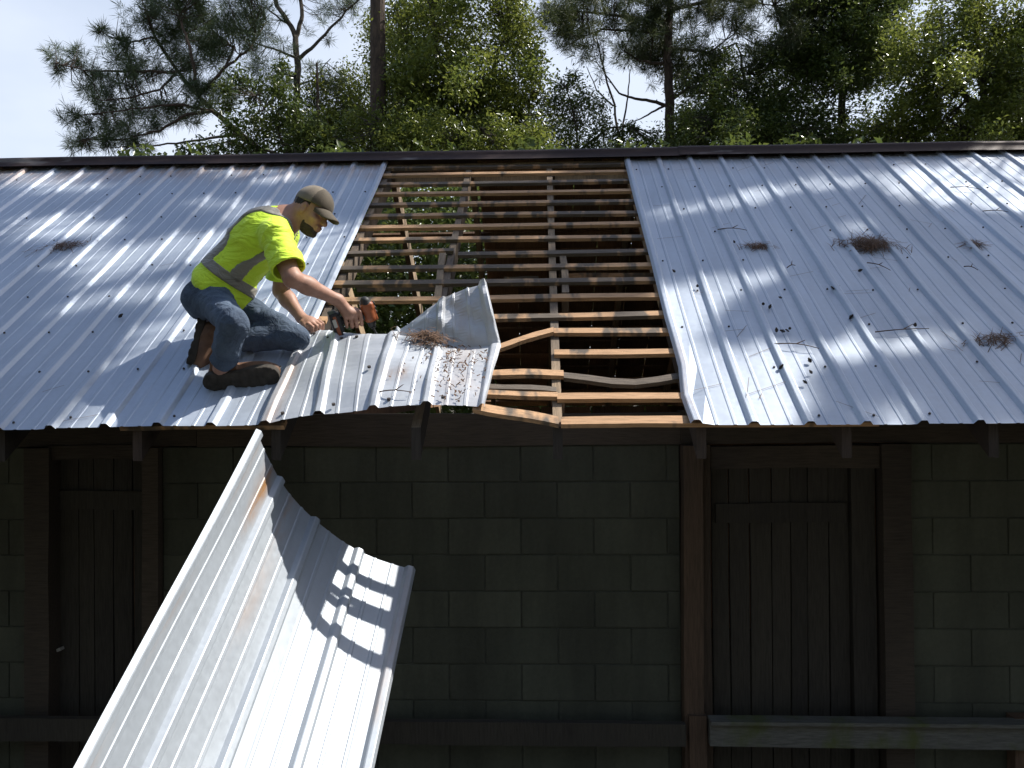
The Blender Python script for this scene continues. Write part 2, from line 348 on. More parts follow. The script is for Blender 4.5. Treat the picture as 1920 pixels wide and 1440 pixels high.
lath(-.545, .421, .75, .424, 41, bow=lambda f: UPS*(-.055*math.exp(-((f-.24)/.17)**2))-NRM*.02*math.exp(-((f-.24)/.2)**2))
lifted_lath(924, 727, -.58, .284, 42, .036); lifted_lath(924, 739, -.575, .237, 43, .036)
lath(-.578, .224, .75, .231, 44)
lifted_lath(916, 768, -.575, .043, 45, .055, .062)
lath(-.565, .043, .75, .043, 46, wd=.055)
lath(-2.45, .043, -1.74, .043, 47)
# lower inner ledger strips seen between the laths
bar('ledger', (-1.72, 1.40, .755), (-1.17, 1.40, .755), (0, .0, .06), (0, .03, 0), M_LATH, seed=51); bar('ledger', (-.86, 1.40, .778), (-.66, 1.40, .776), (0, 0, .055), (0, .03, 0), M_LATH, seed=52)
bar('ledger', (-.545, 1.40, .79), (.35, 1.40, .785), (0, 0, .055), (0, .03, 0), M_LATH, seed=53)
# back slope: laths and board cover right of the stripped bay, bare rafters and laths left of it
for i in range(16):
    v = .06+i*.215; bar('lath', B3(-1.12 if i % 4 else -2.3, v, -.016), B3(7, v, -.016), BU*.05, BN*LT, M_BOARD, seg=4, seed=60+i)
x = -1.12; i = 0
while x < 3.1:
    wd = random.uniform(.20, .29); gap = random.choice([.001, .001, .002, .003]) if i else 0
    bar('roof_board', B3(x+wd/2, -.05, .010), B3(x+wd/2, SLEN-.02, .010), (wd-gap, 0, 0), BN*.018, M_BOARD, seg=3, seed=100+i); x += wd; i += 1
for k in range(4):
    for sgn, xx in ((1, 3.15+SHW*k), (-1, -2.6-SHW*(k+1))):
        V = [B3(xx+a, v, h) for v in np.linspace(-.05, SLEN-.02, 5) for (a, h) in PROF]; obj('roof_sheet', V, grid_faces(5, len(PROF)), M_SHEET, shed)
# ridge: board and rounded rusted cap, in lengths that lap
V = []
for i, (xa, xb) in enumerate([(-7.4, -4.3), (-4.32, -1.9), (-1.93, .4), (.38, 2.6), (2.57, 5.0), (4.98, 7.4)]):
    mb = MB(); n = 10; pr = []
    for j in range(n+1):
        a = math.pi*(-.05+1.1*j/n); pr.append((-.046*math.cos(a), .034*math.sin(a)))
    pr = [(-.098, -.055)]+pr+[(.098, -.055)]
    dz = .014+.004*(i % 2)+random.uniform(-.003, .003); dz2 = .014+.004*(i % 2)+random.uniform(-.003, .003)
    vs = [(xx, RUN+y, RISE+.026+z+dq) for xx, dq in ((xa, dz), ((xa+xb)/2, (dz+dz2)/2-.004), (xb, dz2)) for (y, z) in pr]
    o = obj('ridge_cap', vs, grid_faces(3, len(pr)), M_RIDGE, shed, smooth=True)
bar('ridge_board', (-7.2, RUN, RISE-.11), (7.2, RUN, RISE-.11), (0, 0, .16), (0, .035, 0), M_RAFTER, seg=4)

# block wall
WY = 1.22
def wall(xs0, xs1, z0, z1, parent, phase, skip=None, y=WY):
    me = None; rows = []
    z = z1; r = 0
    base = MB()
    bw, bh = .4064, .2032
    out = []
    while z > z0:
        x = xs0-((phase+.5*r) % 1)*bw
        zz = max(z-bh, z0)
        while x < xs1-.01:
            a, b = max(x, xs0), min(x+bw, xs1)
            if b-a > .05: out.append((a, b, zz, z))
            x += bw
        z -= bh; r += 1
    return out
def block_wall(x0, x1, z0, z1, phase):
    slab = MB(); slab.box(((x0+x1)/2, WY+.10, (z0+z1)/2), ((x1-x0)/2, 0, 0), (0, .0985, 0), (0, 0, (z1-z0)/2))
    w_ = slab.build('block_wall', M_MORTAR, shed)
    cache = {}
    for (a, b, c, d) in wall(x0, x1, z0, z1, w_, phase):
        key = (round(b-a, 3), round(d-c, 3))
        g = .003; hw, hh = (b-a)/2-g, (d-c)/2-g; e = .003
        if key not in cache:
            me = bpy.data.meshes.new('block')
            v = [(-hw, .006, -hh), (hw, .006, -hh), (hw, .006, hh), (-hw, .006, hh), (-hw, -.004, -hh), (hw, -.004, -hh), (hw, -.004, hh), (-hw, -.004, hh), (-hw+e, -.0065, -hh+e), (hw-e, -.0065, -hh+e), (hw-e, -.0065, hh-e), (-hw+e, -.0065, hh-e)]
            f = [(8, 9, 10, 11)]+[(s+i, s+(i+1) % 4, s+4+(i+1) % 4, s+4+i) for s in (0, 4) for i in range(4)]
            me.from_pydata(v, [], f); me.materials.append(M_BLOCK); cache[key] = me
        o = bpy.data.objects.new('block', cache[key]); COL.objects.link(o); o.parent = w_
        o.location = ((a+b)/2, WY+random.uniform(-.002, .002), (c+d)/2); o.rotation_euler = (random.uniform(-.004, .004), 0, random.uniform(-.004, .004))
    return w_
ZT = -.165      # underside of the wall plate
# course lines measured on the wall: z = -.4131 - k*.2032
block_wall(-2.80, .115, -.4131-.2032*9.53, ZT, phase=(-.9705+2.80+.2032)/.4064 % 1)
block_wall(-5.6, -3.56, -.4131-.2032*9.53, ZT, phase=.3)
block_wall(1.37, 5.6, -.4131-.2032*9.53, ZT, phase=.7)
for (xa, xb, sd) in ((-7.2, -2.6, 1), (-2.598, .118, 2), (.12, 2.9, 3), (2.902, 7.2, 4)):
    bar('wall_plate', (xa, WY+.05, -.075+.004*(sd % 2)), (xb, WY+.05, -.075+.004*(sd % 2)), (0, 0, .18), (0, .13, 0), M_PLATE, seg=6, seed=sd)
# ends and back of the shed (plain timber walls below the eaves)
for (xx) in (-7.15, 7.15):
    for k in range(14):
        y0 = .05+k*.405+WY*0; yy = y0+.2; zt = min(yy*SN/CS, (2*RUN-yy)*SN/CS)-.06
        if yy > WY: bar('wall_board', (xx, yy, GROUND), (xx, yy, zt), (0, .40, 0), (.022, 0, 0), M_BOARD, seg=2, seed=k)
for k in range(26):
    xx = -7.0+k*.55
    if not (-2.4 < xx < -1.0): bar('wall_board', (xx, 2*RUN-.25, GROUND), (xx, 2*RUN-.25, -.03), (.54, 0, 0), (0, .022, 0), M_BOARD, seg=2, seed=k+30)
# ceiling joists
for x in RX[::2]: bar('joist', (x+.045, WY+.05, .05), (x+.045, 2*RUN-.3, .05), (.04, 0, 0), (0, 0, .13), M_BOARD, seg=2)

def door(x0, x1, ztop, nplank, frame_w, name='door', seed=0):
    d = tag(empty(name, ((x0+x1)/2, WY+.04, GROUND)), None); d.parent = shed; d.matrix_parent_inverse = Matrix.Translation(-Vector(shed.location))
    r = np.random.default_rng(seed); xs = np.sort(np.concatenate([[x0, x1], x0+(x1-x0)*(np.arange(1, nplank)+r.uniform(-.12, .12, nplank-1))/nplank]))
    for i in range(nplank):
        bar('plank', ((xs[i]+xs[i+1])/2, WY+.07+r.uniform(-.004, .004), GROUND+.04), ((xs[i]+xs[i+1])/2, WY+.07+r.uniform(-.004, .004), ztop), (xs[i+1]-xs[i]-.007, 0, 0), (0, .024, 0), M_DARKWOOD, parent=d, seg=3, seed=seed+i)
    bar('brace', (x0+.02, WY+.045, ztop-.25), (x1-.02, WY+.045, ztop-.25), (0, 0, .11), (0, .022, 0), M_DARKWOOD, parent=d, seed=seed+20)
    return d
d1 = door(.30, 1.06, -.30, 7, .1, seed=3); d2 = door(-3.44, -2.90, -.22, 5, .1, seed=9)
# jambs and headers
bar('jamb', (.170, WY-.03, GROUND), (.170, WY-.03, ZT), (.105, 0, 0), (0, .15, 0), M_JAMB, seg=8, seed=1); bar('jamb', (.252, WY+.015, GROUND), (.252, WY+.015, ZT), (.05, 0, 0), (0, .12, 0), M_JAMB, seg=8, seed=2)
bar('jamb', (1.13, WY+.05, GROUND), (1.13, WY+.05, ZT), (.13, 0, 0), (0, .06, 0), M_DARKWOOD, seg=6, seed=3); bar('jamb', (1.285, WY, GROUND), (1.285, WY, ZT), (.155, 0, 0), (0, .11, 0), M_PLATE, seg=6, seed=4)
bar('header', (.282, WY+.02, -.235), (1.20, WY+.02, -.235), (0, 0, .125), (0, .10, 0), M_PLATE, seg=4, seed=5)
bar('jamb', (-2.85, WY, GROUND), (-2.85, WY, ZT), (.09, 0, 0), (0, .12, 0), M_PLATE, seg=6, seed=6); bar('jamb', (-3.50, WY, GROUND), (-3.50, WY, ZT), (.14, 0, 0), (0, .12, 0), M_PLATE, seg=6, seed=7)
bar('header', (-3.445, WY+.02, -.19), (-2.895, WY+.02, -.19), (0, 0, .08), (0, .10, 0), M_PLATE, seg=4, seed=15)
# mossy rails across the front
bar('rail', (.236, WY-.16, -1.70), (5.4, WY-.16, -1.71), (0, 0, .13), (0, .045, 0), M_RAIL, seg=14, wob=.006, seed=8)
bar('rail_cap', (.236, WY-.165, -1.628), (5.4, WY-.165, -1.638), (0, .095, 0), (0, 0, .018), M_RAIL, seg=14, wob=.003, seed=9)
bar('rail', (-5.4, WY-.16, -1.705), (.110, WY-.16, -1.70), (0, 0, .12), (0, .045, 0), M_DARKWOOD, seg=14, wob=.006, seed=10)
for xx in (-4.2, -2.7, .18, 1.9, 3.6, 5.2): bar('rail_post', (xx, WY-.09, GROUND), (xx, WY-.09, -1.62), (.09, 0, 0), (0, .085, 0), M_JAMB, seg=3)
# pale latch on the left door
mb = MB(); p = at_y(113, 1217, WY+.03); mb.box(p, (.011, 0, .004), (0, .02, 0), (-.002, 0, .008)); mb.tube([p+np.array([-.018, -.01, .0]), p+np.array([-.020, -.012, .11])], .002, 5)
mb.build('latch', simple('pale_latch_metal', (.55, .53, .48), .5, .2), d2)
# ------------------------------------------------------------------ the sheet being unscrewed, bent up at its far corner
def interp(x, xs, ys): return float(np.interp(x, xs, ys))
BX0 = -1.815
def bent_profile(): return [(a, h) for (a, h) in PROF]
def crease(a):           # roof coordinates (X, v, h) of the crease at distance a across the sheet
    xs = [0, .12, .23, .36, .45, .56, .69, .80, .914]
    px = [582, 610, 632, 677, 738, 781, 826, 868, 930]; py = [622, 623, 623.5, 626, 628, 636, 648, 651, 652]; hh = [.015, .05, .075, .095, .10, .085, .055, .04, .035]
    return roof_pt(interp(a, xs, px), interp(a, xs, py), interp(a, xs, hh))
def eave_pt(a):
    return np.array([interp(a, [0, .2286, .457, .686, .914], [-1.811, -1.582, -1.352, -1.128, -.885]), -.012, interp(a, [0, .2286, .457, .686, .80, .914], [.004, .046, .064, .086, .082, .066])])
def bent_sheet():
    NR = 20; V = []; PR = bent_profile(); nc = len(PR); a_s = [min(max(a, 0), SHW) for a, _ in PR]
    for j in range(NR+1):
        f = j/NR
        for (a, h), ac in zip(PR, a_s):
            e, c = eave_pt(a if 0 <= a else 0)+np.array([min(a, 0), 0, 0]), crease(ac)+np.array([a-ac, 0, 0])
            p = e*(1-f)+c*f
            bul = .035*math.sin(math.pi*f)*(1-.6*abs(a/SHW-.45)) + .03*max(0, f-.72)/.28*(1 if .1 < a < .8 else .4)*math.sin(math.pi*min(1, (f-.72)/.28)) if f > .72 else .035*math.sin(math.pi*f)*(1-.6*abs(a/SHW-.45))
            dent = .006*math.sin(a*15+f*6)*math.sin(f*7+1)
            flat = 1-.75*max(0, min(1, (f-.8)/.2))*(1 if .5 < a < .85 else 0)   # the rib is crushed at the crease
            V.append(p+np.array([0, -SN, CS])*(bul*.7+dent+h*flat+.004))
    # beyond the crease: left part rolls down into the bay, right part stands up
    ext_n = 20
    Hs = [(-.03, .16), (.2, .17), (.38, .10), (.455, .02), (.50, .035), (.60, .14), (.69, .232), (.76, .265), (.86, .300), (.945, .325)]
    last = V[-nc:]
    for j in range(1, ext_n+1):
        f = j/ext_n
        for i, (a, h) in enumerate(PR):
            L = interp(a, [q[0] for q in Hs], [q[1] for q in Hs])*f
            if a < .455:
                ang = math.radians(20-105*f); d = np.array([0, math.cos(ang), math.sin(ang)])
                b = last[i]+d*L
            else:
                lean = interp(a, [.46, .69, .945], [.0, .02, -.24]); back = .22
                d = np.array([lean, back*(.35+.65*f), 1.0]); d /= np.linalg.norm(d)
                w_ = interp(a, [.46, .6, .7], [0, .5, 1])
                nrm = np.array([0, -.97, .22])
                cr = .008*math.sin(9*f+a*23)*math.sin(math.pi*f)+.004*math.sin(21*f+a*60)*f
                b = last[i]+d*L+nrm*((h*1.35)*(min(1, f*2.5)) - h*.25 + cr)*w_
            V.append(b)
    o = obj('roofing_sheet', V, grid_faces(NR+1+ext_n, nc), M_LOOSE)
    sheet_attr(o, [(a+3.3, j*.042, 0) for j in range(NR+1+ext_n) for a, h in PR], [.8*math.exp(-((a-.53)/.05)**2-((j-8)/1.7)**2)+.45*math.exp(-((a-.02)/.03)**2)*(1 if j < 15 else 0)+.25*math.exp(-((a-.8)/.1)**2) for j in range(NR+1+ext_n) for a, h in PR])
    mb = MB()
    for a, f in ((.05, .94), (.27, .86), (.345, .9), (.18, .87), (.52, .07), (.29, .06), (.07, .05), (.75, .06), (.41, .45)):
        e, c = eave_pt(a), crease(a); p = e*(1-f)+c*f+np.array([0, -SN, CS])*(.035*math.sin(math.pi*f)*.7+.01)
        mb.tube([p, p+np.array([0, -.004, .008])], .008, 6)
    s = mb.build('screw', M_SCREW, o); s['kind'] = 'stuff'
    return tag(o, 'crumpled roofing sheet the worker is unscrewing, its far corner bent up over open laths', 'metal sheet', 'loose roofing sheets')
bent = bent_sheet()
def bent_pt(a, f, lift=0.0):
    e, c = eave_pt(a), crease(a); return e*(1-f)+c*f+np.array([0, -SN, CS])*(.025*math.sin(math.pi*f)+.006+lift)

# ------------------------------------------------------------------ the sheet already freed, leaning from the eave to the ground
def leaning_sheet():
    d = ray(1061, -217); d /= np.linalg.norm(d)
    tops = [(484, 813), (528, 905), (592, 974), (675, 1034), (769, 1067)]
    A = CAM+ray(*tops[0])*3.53
    P = [A]
    for q in tops[1:]:
        r = ray(*q); k = ((A-CAM) @ d)/(r @ d); P.append(CAM+r*k)
    P = np.array(P); seg = np.linalg.norm(np.diff(P, axis=0), axis=1); s = np.concatenate([[0], np.cumsum(seg)])*SHW/seg.sum()
    PF = [np.polyfit(s, P[:, i], 3) for i in range(3)]     # smooth cross curve
    def cross(a):
        k = np.clip(a, 0, SHW); out = np.array([np.interp(k, s, P[:, i]) for i in range(3)])
        # quadratic smoothing by averaging neighbours
        o2 = sum(np.array([np.interp(np.clip(k+q, 0, SHW), s, P[:, i]) for i in range(3)]) for q in (-.07, -.035, 0, .035, .07))/5
        return np.array([np.polyval(PF[i], k) for i in range(3)])
    V = []; LEN = 4.2; nr = 40; AT = []; RU = []
    for j in range(nr):
        L = LEN*(j/(nr-1))**1.1
        for (a, h) in PROF:
            ac = min(max(a, 0), SHW); c = cross(ac); t = cross(min(ac+.03, SHW))-cross(max(ac-.03, 0)); t /= np.linalg.norm(t)
            n = np.cross(t, d); n /= np.linalg.norm(n); n = n if n @ (CAM+np.array([0, 0, 3])-c) > 0 else -n
            p = c+t*(a-ac)-d*L+n*(h+.004*math.sin(L*4+a*6)*math.sin(a*11+1))
            p[2] -= .05*math.sin(math.pi*L/LEN)
            if p[2] < GROUND+.012: p[2] = GROUND+.012+.02*h
            V.append(p); AT.append((a+9.1, L, 0))
            RU.append(1.6*math.exp(-((a-.165)/.02)**2-((L-.16)/.15)**2)+1.3*math.exp(-((a-.33)/.022)**2-((L-.10)/.16)**2)+1.2*math.exp(-((a-.335)/.02)**2-((L-.55)/.22)**2)+.35*math.exp(-((a-.91)/.02)**2)*(L < .8)+.45*math.exp(-((a-.03)/.012)**2)*(.5+.5*math.sin(L*9)))
    o = obj('roofing_sheet', V, grid_faces(nr, len(PROF)), M_FREED); sheet_attr(o, AT, RU)
    return tag(o, 'long loose roofing sheet leaning from the eave down towards the ground in full sun', 'metal sheet', 'loose roofing sheets')
leaning = leaning_sheet()

# ------------------------------------------------------------------ litter on the roof
def straw_clump(name, label, c, ax, ay, n, rx, ry, hgt, nrm, ln=(.05, .16), group=None, mat=None, seed=0, cat='debris'):
    r = np.random.default_rng(seed); mb = MB()
    for _ in range(n):
        q = r.normal(0, .45, 2); p = c+ax*q[0]*rx+ay*q[1]*ry+nrm*(abs(r.normal(0, .5))*hgt*max(.15, 1-(q[0]**2+q[1]**2)))
        a = r.uniform(0, math.pi); L = r.uniform(*ln)/2; d = (ax*math.cos(a)+ay*math.sin(a)*.8+nrm*r.uniform(-.25, .3)); d /= np.linalg.norm(d)
        s = np.cross(d, nrm); s /= np.linalg.norm(s)+1e-9; wdt = .0017
        mid = p+nrm*r.uniform(0, .012)
        mb.add([p-d*L-s*wdt, p-d*L+s*wdt, mid+s*wdt, p+d*L, mid-s*wdt], [(0, 1, 2, 4), (4, 2, 3)])
    o = mb.build(name, mat or M_STRAW)
    return tag(o, label, cat, group)
X1 = np.array([1., 0, 0])
for i, (px, py, rx, ry, n, h, lab) in enumerate([
    (1628, 462, .15, .07, 420, .05, 'thick clump of brown pine straw lying across a rib of the right-hand roof'),
    (1418, 464, .08, .03, 80, .01, 'small reddish wisp of pine straw, the one nearest the stripped bay on the right-hand roof'),
    (1825, 461, .05, .05, 60, .012, 'little pine straw tuft beyond the thick clump, towards the right end of the roof'),
    (1862, 638, .12, .04, 90, .008, 'flat rusty straw patch low on the roof near the right edge of the photo'),
    (122, 463, .13, .04, 110, .02, 'dark straw wisp lying on the left-hand roof behind the worker')]):
    u, v = px_uv(px, py)
    straw_clump('pine_straw', lab, R3(u, v, .006), X1*.98+UPS*.1*(i-1), UPS, n, rx*1.15, ry*1.25, h, NRM, group='pine straw clumps on the roof', seed=i)
p = bent_pt(.64, .95, .03)
straw_clump('pine_straw', 'tangled straw and grit caught against the crease of the bent-up sheet', p, np.array([.97, .1, -.12]), UPS, 260, .12, .055, .035, NRM, ln=(.03, .09), group='pine straw clumps on the roof', seed=11)
def crumbs():
    r = np.random.default_rng(12); mb = MB()
    for _ in range(200):
        a, f = (min(.9, max(.50, r.normal(.77, .09))), min(.97, max(.03, r.beta(1.6, 1.3)))); c = bent_pt(a, f, .004); an = r.uniform(0, 3.2); L = r.uniform(.003, .010); d = X1*math.cos(an)+UPS*math.sin(an); s = np.cross(d, NRM)*r.uniform(.0015, .004)
        mb.add([c-d*L-s, c-d*L+s, c+d*L+s+NRM*.005, c+d*L-s+NRM*.004], [(0, 1, 2, 3)])
    tag(mb.build('leaf_litter', M_STRAW), 'brown crumbs and needles scattered over the right half of the bent-up sheet', 'litter', kind='stuff')
crumbs()
def needle_scatter():
    r = np.random.default_rng(5); mb = MB()
    for _ in range(120):
        right = r.random() < .8
        x = r.uniform(.05, 5.0) if right else r.uniform(-5, -1.9); v = r.uniform(.05, 3.35); c = R3(x, v, .024 if r.random() < .15 else .006)
        a = r.normal(0, .5)+(0 if r.random() < .7 else 1.2); L = r.uniform(.02, .11); d = X1*math.cos(a)+UPS*math.sin(a); s = np.cross(d, NRM)*.0012
        mb.add([c-d*L-s, c-d*L+s, c+d*L+s+UPS*.01, c+d*L-s+UPS*.01], [(0, 1, 2, 3)])
    tag(mb.build('pine_needles', M_STRAW), 'single dead pine needles strewn over the metal roof', 'litter', kind='stuff')
needle_scatter()
def cone_mesh():
    r = np.random.default_rng(3); mb = MB(); ring = 9
    for k in range(7):
        f = k/6; rad = .020*math.sin(math.pi*(.12+.8*f)); z = -.03+.06*f
        for j in range(7):
            a = 2*math.pi*(j+.5*(k % 2))/7; d = np.array([math.cos(a), math.sin(a), 0]); t = np.array([-math.sin(a), math.cos(a), 0]); c = np.array([0, 0, z])
            mb.add([c+d*.004+t*.006, c+d*.004-t*.006, c+d*rad*1.25-t*.005+np.array([0, 0, .007]), c+d*rad*1.4+np.array([0, 0, .011]), c+d*rad*1.25+t*.005+np.array([0, 0, .007])], [(0, 1, 2, 3, 4)])
    mb.tube([(0, 0, -.033), (0, 0, .03)], [.012, .006], 6)
    me = mb.build('pine_cone', M_CONE); return me
cone0 = cone_mesh(); first = True
cones = [(1462, 563), (1430, 575), (1443, 580), (1595, 599), (1475, 625), (1466, 626), (1455, 624), (1480, 621), (1464, 693), (1517, 681), (1519, 703), (1508, 722), (1560, 545), (1714, 615), (1307, 541), (1849, 357), (1376, 458), (1612, 512), (1263, 513), (228, 597)]
CONE_L = ['uppermost pine cone of the three strung above the tight cluster on the right-hand roof', 'left lower pine cone of the three strung above the tight cluster', 'right lower pine cone of the three strung above the tight cluster', 'lone pine cone beside a rib, right of the tight cluster of four', 'topmost pine cone touching the tight cluster of four', 'middle pine cone inside the tight cluster of four', 'left pine cone of the tight cluster of four', 'rightmost pine cone of the tight cluster of four', 'pine cone lying against a rib in the sunny lower part of the right-hand roof',
 'upper pine cone of three in a line near the sunny lower eave', 'middle pine cone of three in a line near the sunny lower eave', 'lowest pine cone of three in a line near the sunny lower eave', 'pine cone midway between the thick straw clump and the tight cluster of cones', 'pine cone just above the sunny rust-tinted streak on the right-hand roof', 'pine cone closest to the stripped bay, beside the left edge of the right-hand roof', 'pine cone in the big sunny patch near the right edge of the photo', 'pine cone just left of the small reddish straw wisp', 'pine cone just below the thick straw clump', 'pine cone high beside the left edge of the right-hand roof, level with the straw wisp', 'single dark pine cone on the left-hand roof, left of the worker']
for i, (px, py) in enumerate(cones):
    o = cone0 if i == 0 else cone0.copy()
    if i: COL.objects.link(o)
    u, v = px_uv(px, py); o.location = R3(u, v, .017); o.rotation_euler = (random.uniform(1.2, 1.9)+SL, random.uniform(-.5, .5), random.uniform(0, 6.2)); s = random.uniform(.26, .40); o.scale = (s, s, s)
    tag(o, CONE_L[i], 'pine cone', 'pine cones fallen on the roof')
tw = [(1345, 435, 1400, 437, 'curved twig high on the right-hand roof, the one closest to the stripped bay'), (1625, 498, 1668, 512, 'straight twig just below the thick straw clump'), (1475, 507, 1490, 503, 'short dark twig between the two straw clumps and the lower edge, right of the wisp'), (1640, 628, 1740, 622, 'long thin twig above the sunny orange streak on the lower right roof'),
      (1840, 400, 1890, 403, 'thin twig in the large sunny patch by the right edge of the photo'), (1780, 355, 1840, 361, 'crooked twig across ribs near the ridge at far right'), (1450, 650, 1535, 660, 'faint bent twig low on the right-hand roof, left of the sunny streak'), (1806, 505, 1832, 512, 'twig lying right of the small straw tuft'), (640, 700, 700, 706, 'wiry stem lying on the lower part of the bent-up sheet')]
for i, (xa, ya, xb, yb, lab) in enumerate(tw):
    if i == 8: a, b = bent_pt(.47, .14, .01), bent_pt(.62, .12, .012)
    else:
        ua, va = px_uv(xa, ya); ub, vb = px_uv(xb, yb); a, b = R3(ua, va, .012), R3(ub, vb, .014)
    mb = MB(); pts = [a+(b-a)*f+UPS*.03*math.sin(f*3.1+i)*(np.linalg.norm(b-a))+NRM*(.004+.01*math.sin(math.pi*f)) for f in np.linspace(0, 1, 7)]
    mb.tube(pts, [.0032*(1-.5*f) for f in np.linspace(0, 1, 7)], 5); k = pts[3]; mb.tube([k, k+(b-a)*.22+UPS*.03+NRM*.008], [.003, .0015], 4)
    tag(mb.build('twig', M_TWIG), lab, 'twig', 'twigs fallen on the roof')
def flake(name, lab, c, ax, ay, rx, ry, seed):
    r = np.random.default_rng(seed); n = 22; top = [c+ax*rx*math.cos(a)*(1+r.uniform(-.45, .3))+ay*ry*math.sin(a)*(1+r.uniform(-.5, .4))+NRM*.002 for a in np.arange(n)*2*math.pi/n]
    return [c+NRM*.0045]+top, [(0, 1+i, 1+(i+1) % n) for i in range(n)]
# ------------------------------------------------------------------ trees
def needle_tuft_batch(centers, dirs, n, lmin, lmax, wd, r):
    """fans of long needles; returns verts, faces arrays"""
    K = len(centers); c = np.repeat(centers, n, 0); d0 = np.repeat(dirs, n, 0)
    d = d0*.55+r.normal(0, .62, (K*n, 3)); d /= np.linalg.norm(d, axis=1, keepdims=True)
    L = r.uniform(lmin, lmax, (K*n, 1)); s = np.cross(d, r.normal(0, 1, (K*n, 3))); s /= np.linalg.norm(s, axis=1, keepdims=True); s *= wd
    b = c - d0*r.uniform(0, .16, (K*n, 1)); tip = b+d*L; tip[:, 2] -= .12*L[:, 0]**1.2*.6
    mid = b+d*L*.5
    V = np.stack([b-s*.6, mid+s, tip, mid-s], 1).reshape(-1, 3); F = np.arange(len(V)).reshape(-1, 4)
    return V, F
def leaf_batch(centers, size, r, up=.35):
    K = len(centers); nrm = r.normal(0, 1, (K, 3)); nrm[:, 2] = np.abs(nrm[:, 2])+up; nrm /= np.linalg.norm(nrm, axis=1, keepdims=True)
    a = np.cross(nrm, r.normal(0, 1, (K, 3))); a /= np.linalg.norm(a, axis=1, keepdims=True); b = np.cross(nrm, a)
    s = (size*r.uniform(.65, 1.3, K))[:, None]
    base = centers-a*s*.5; tip = centers+a*s*.5-nrm*s*.08; m = centers+nrm*0
    l = m+b*s*.23+nrm*s*.07; q = m-b*s*.23+nrm*s*.07
    V = np.stack([base, l, tip, q], 1).reshape(-1, 3); n = np.arange(K)*4
    F = np.concatenate([np.stack([n, n+1, n+2], 1), np.stack([n, n+2, n+3], 1)])
    return V, F
def stump_base(mb, x, y, z1, r0, r1, bend=(0, 0), n=9, seg=8):
    pts = []; rad = []
    for i in range(seg+1):
        f = i/seg; z = GROUND-.1+(z1-GROUND+.1)*f; pts.append(np.array([x+bend[0]*math.sin(f*2.6), y+bend[1]*math.sin(f*2.2), z])); rad.append((r0*(1-f)+r1*f)*(1+.35*max(0, .06-f)/.06))
    mb.tube(pts, rad, n); return pts
def clumps_px(lst, Y, spread, r, dens, zsq=1.0):
    """spread of points in ball clumps whose centres are given as seen from the yard, at distance plane Y"""
    out = []; tip = []
    for (x, y, rad) in lst:
        yy = Y+r.normal(0, spread); c = at_y(x, y, yy); R = rad/FPX*(yy-CAM[1])
        n = max(1, int(dens*rad*rad/900))
        q = r.normal(0, .5, (n, 3))*np.array([R, R*1.1, R*zsq]); out.append(c+q); tip.append(np.repeat(c[None], n, 0))
    return np.concatenate(out), np.concatenate(tip)
def limb(mb, pts, Y, r0, r1, seg=5):
    """crooked limb through points seen at (px, py[, dY])"""
    P = [at_y(p[0], p[1], Y+(p[2] if len(p) > 2 else 0)) for p in pts]; out = []
    for a, b in zip(P[:-1], P[1:]):
        for k in range(seg): f = k/seg; out.append(a+(b-a)*f+rng.normal(0, .012*np.linalg.norm(b-a), 3))
    out.append(P[-1]); mb.tube(out, [r0+(r1-r0)*i/(len(out)-1) for i in range(len(out))], 6); return out
def twigs_to(mb, anchors, targets, r, rad=.012, maxd=2.2):
    A = np.array(anchors)
    for t in targets:
        d = np.linalg.norm(A-t, axis=1); k = d.argmin()
        if d[k] > maxd: continue
        a = A[k]; m = (a+t)/2+r.normal(0, .05, 3); m[2] -= .05
        mb.tube([a, m, t], [rad, rad*.75, rad*.4], 4, cap=False)

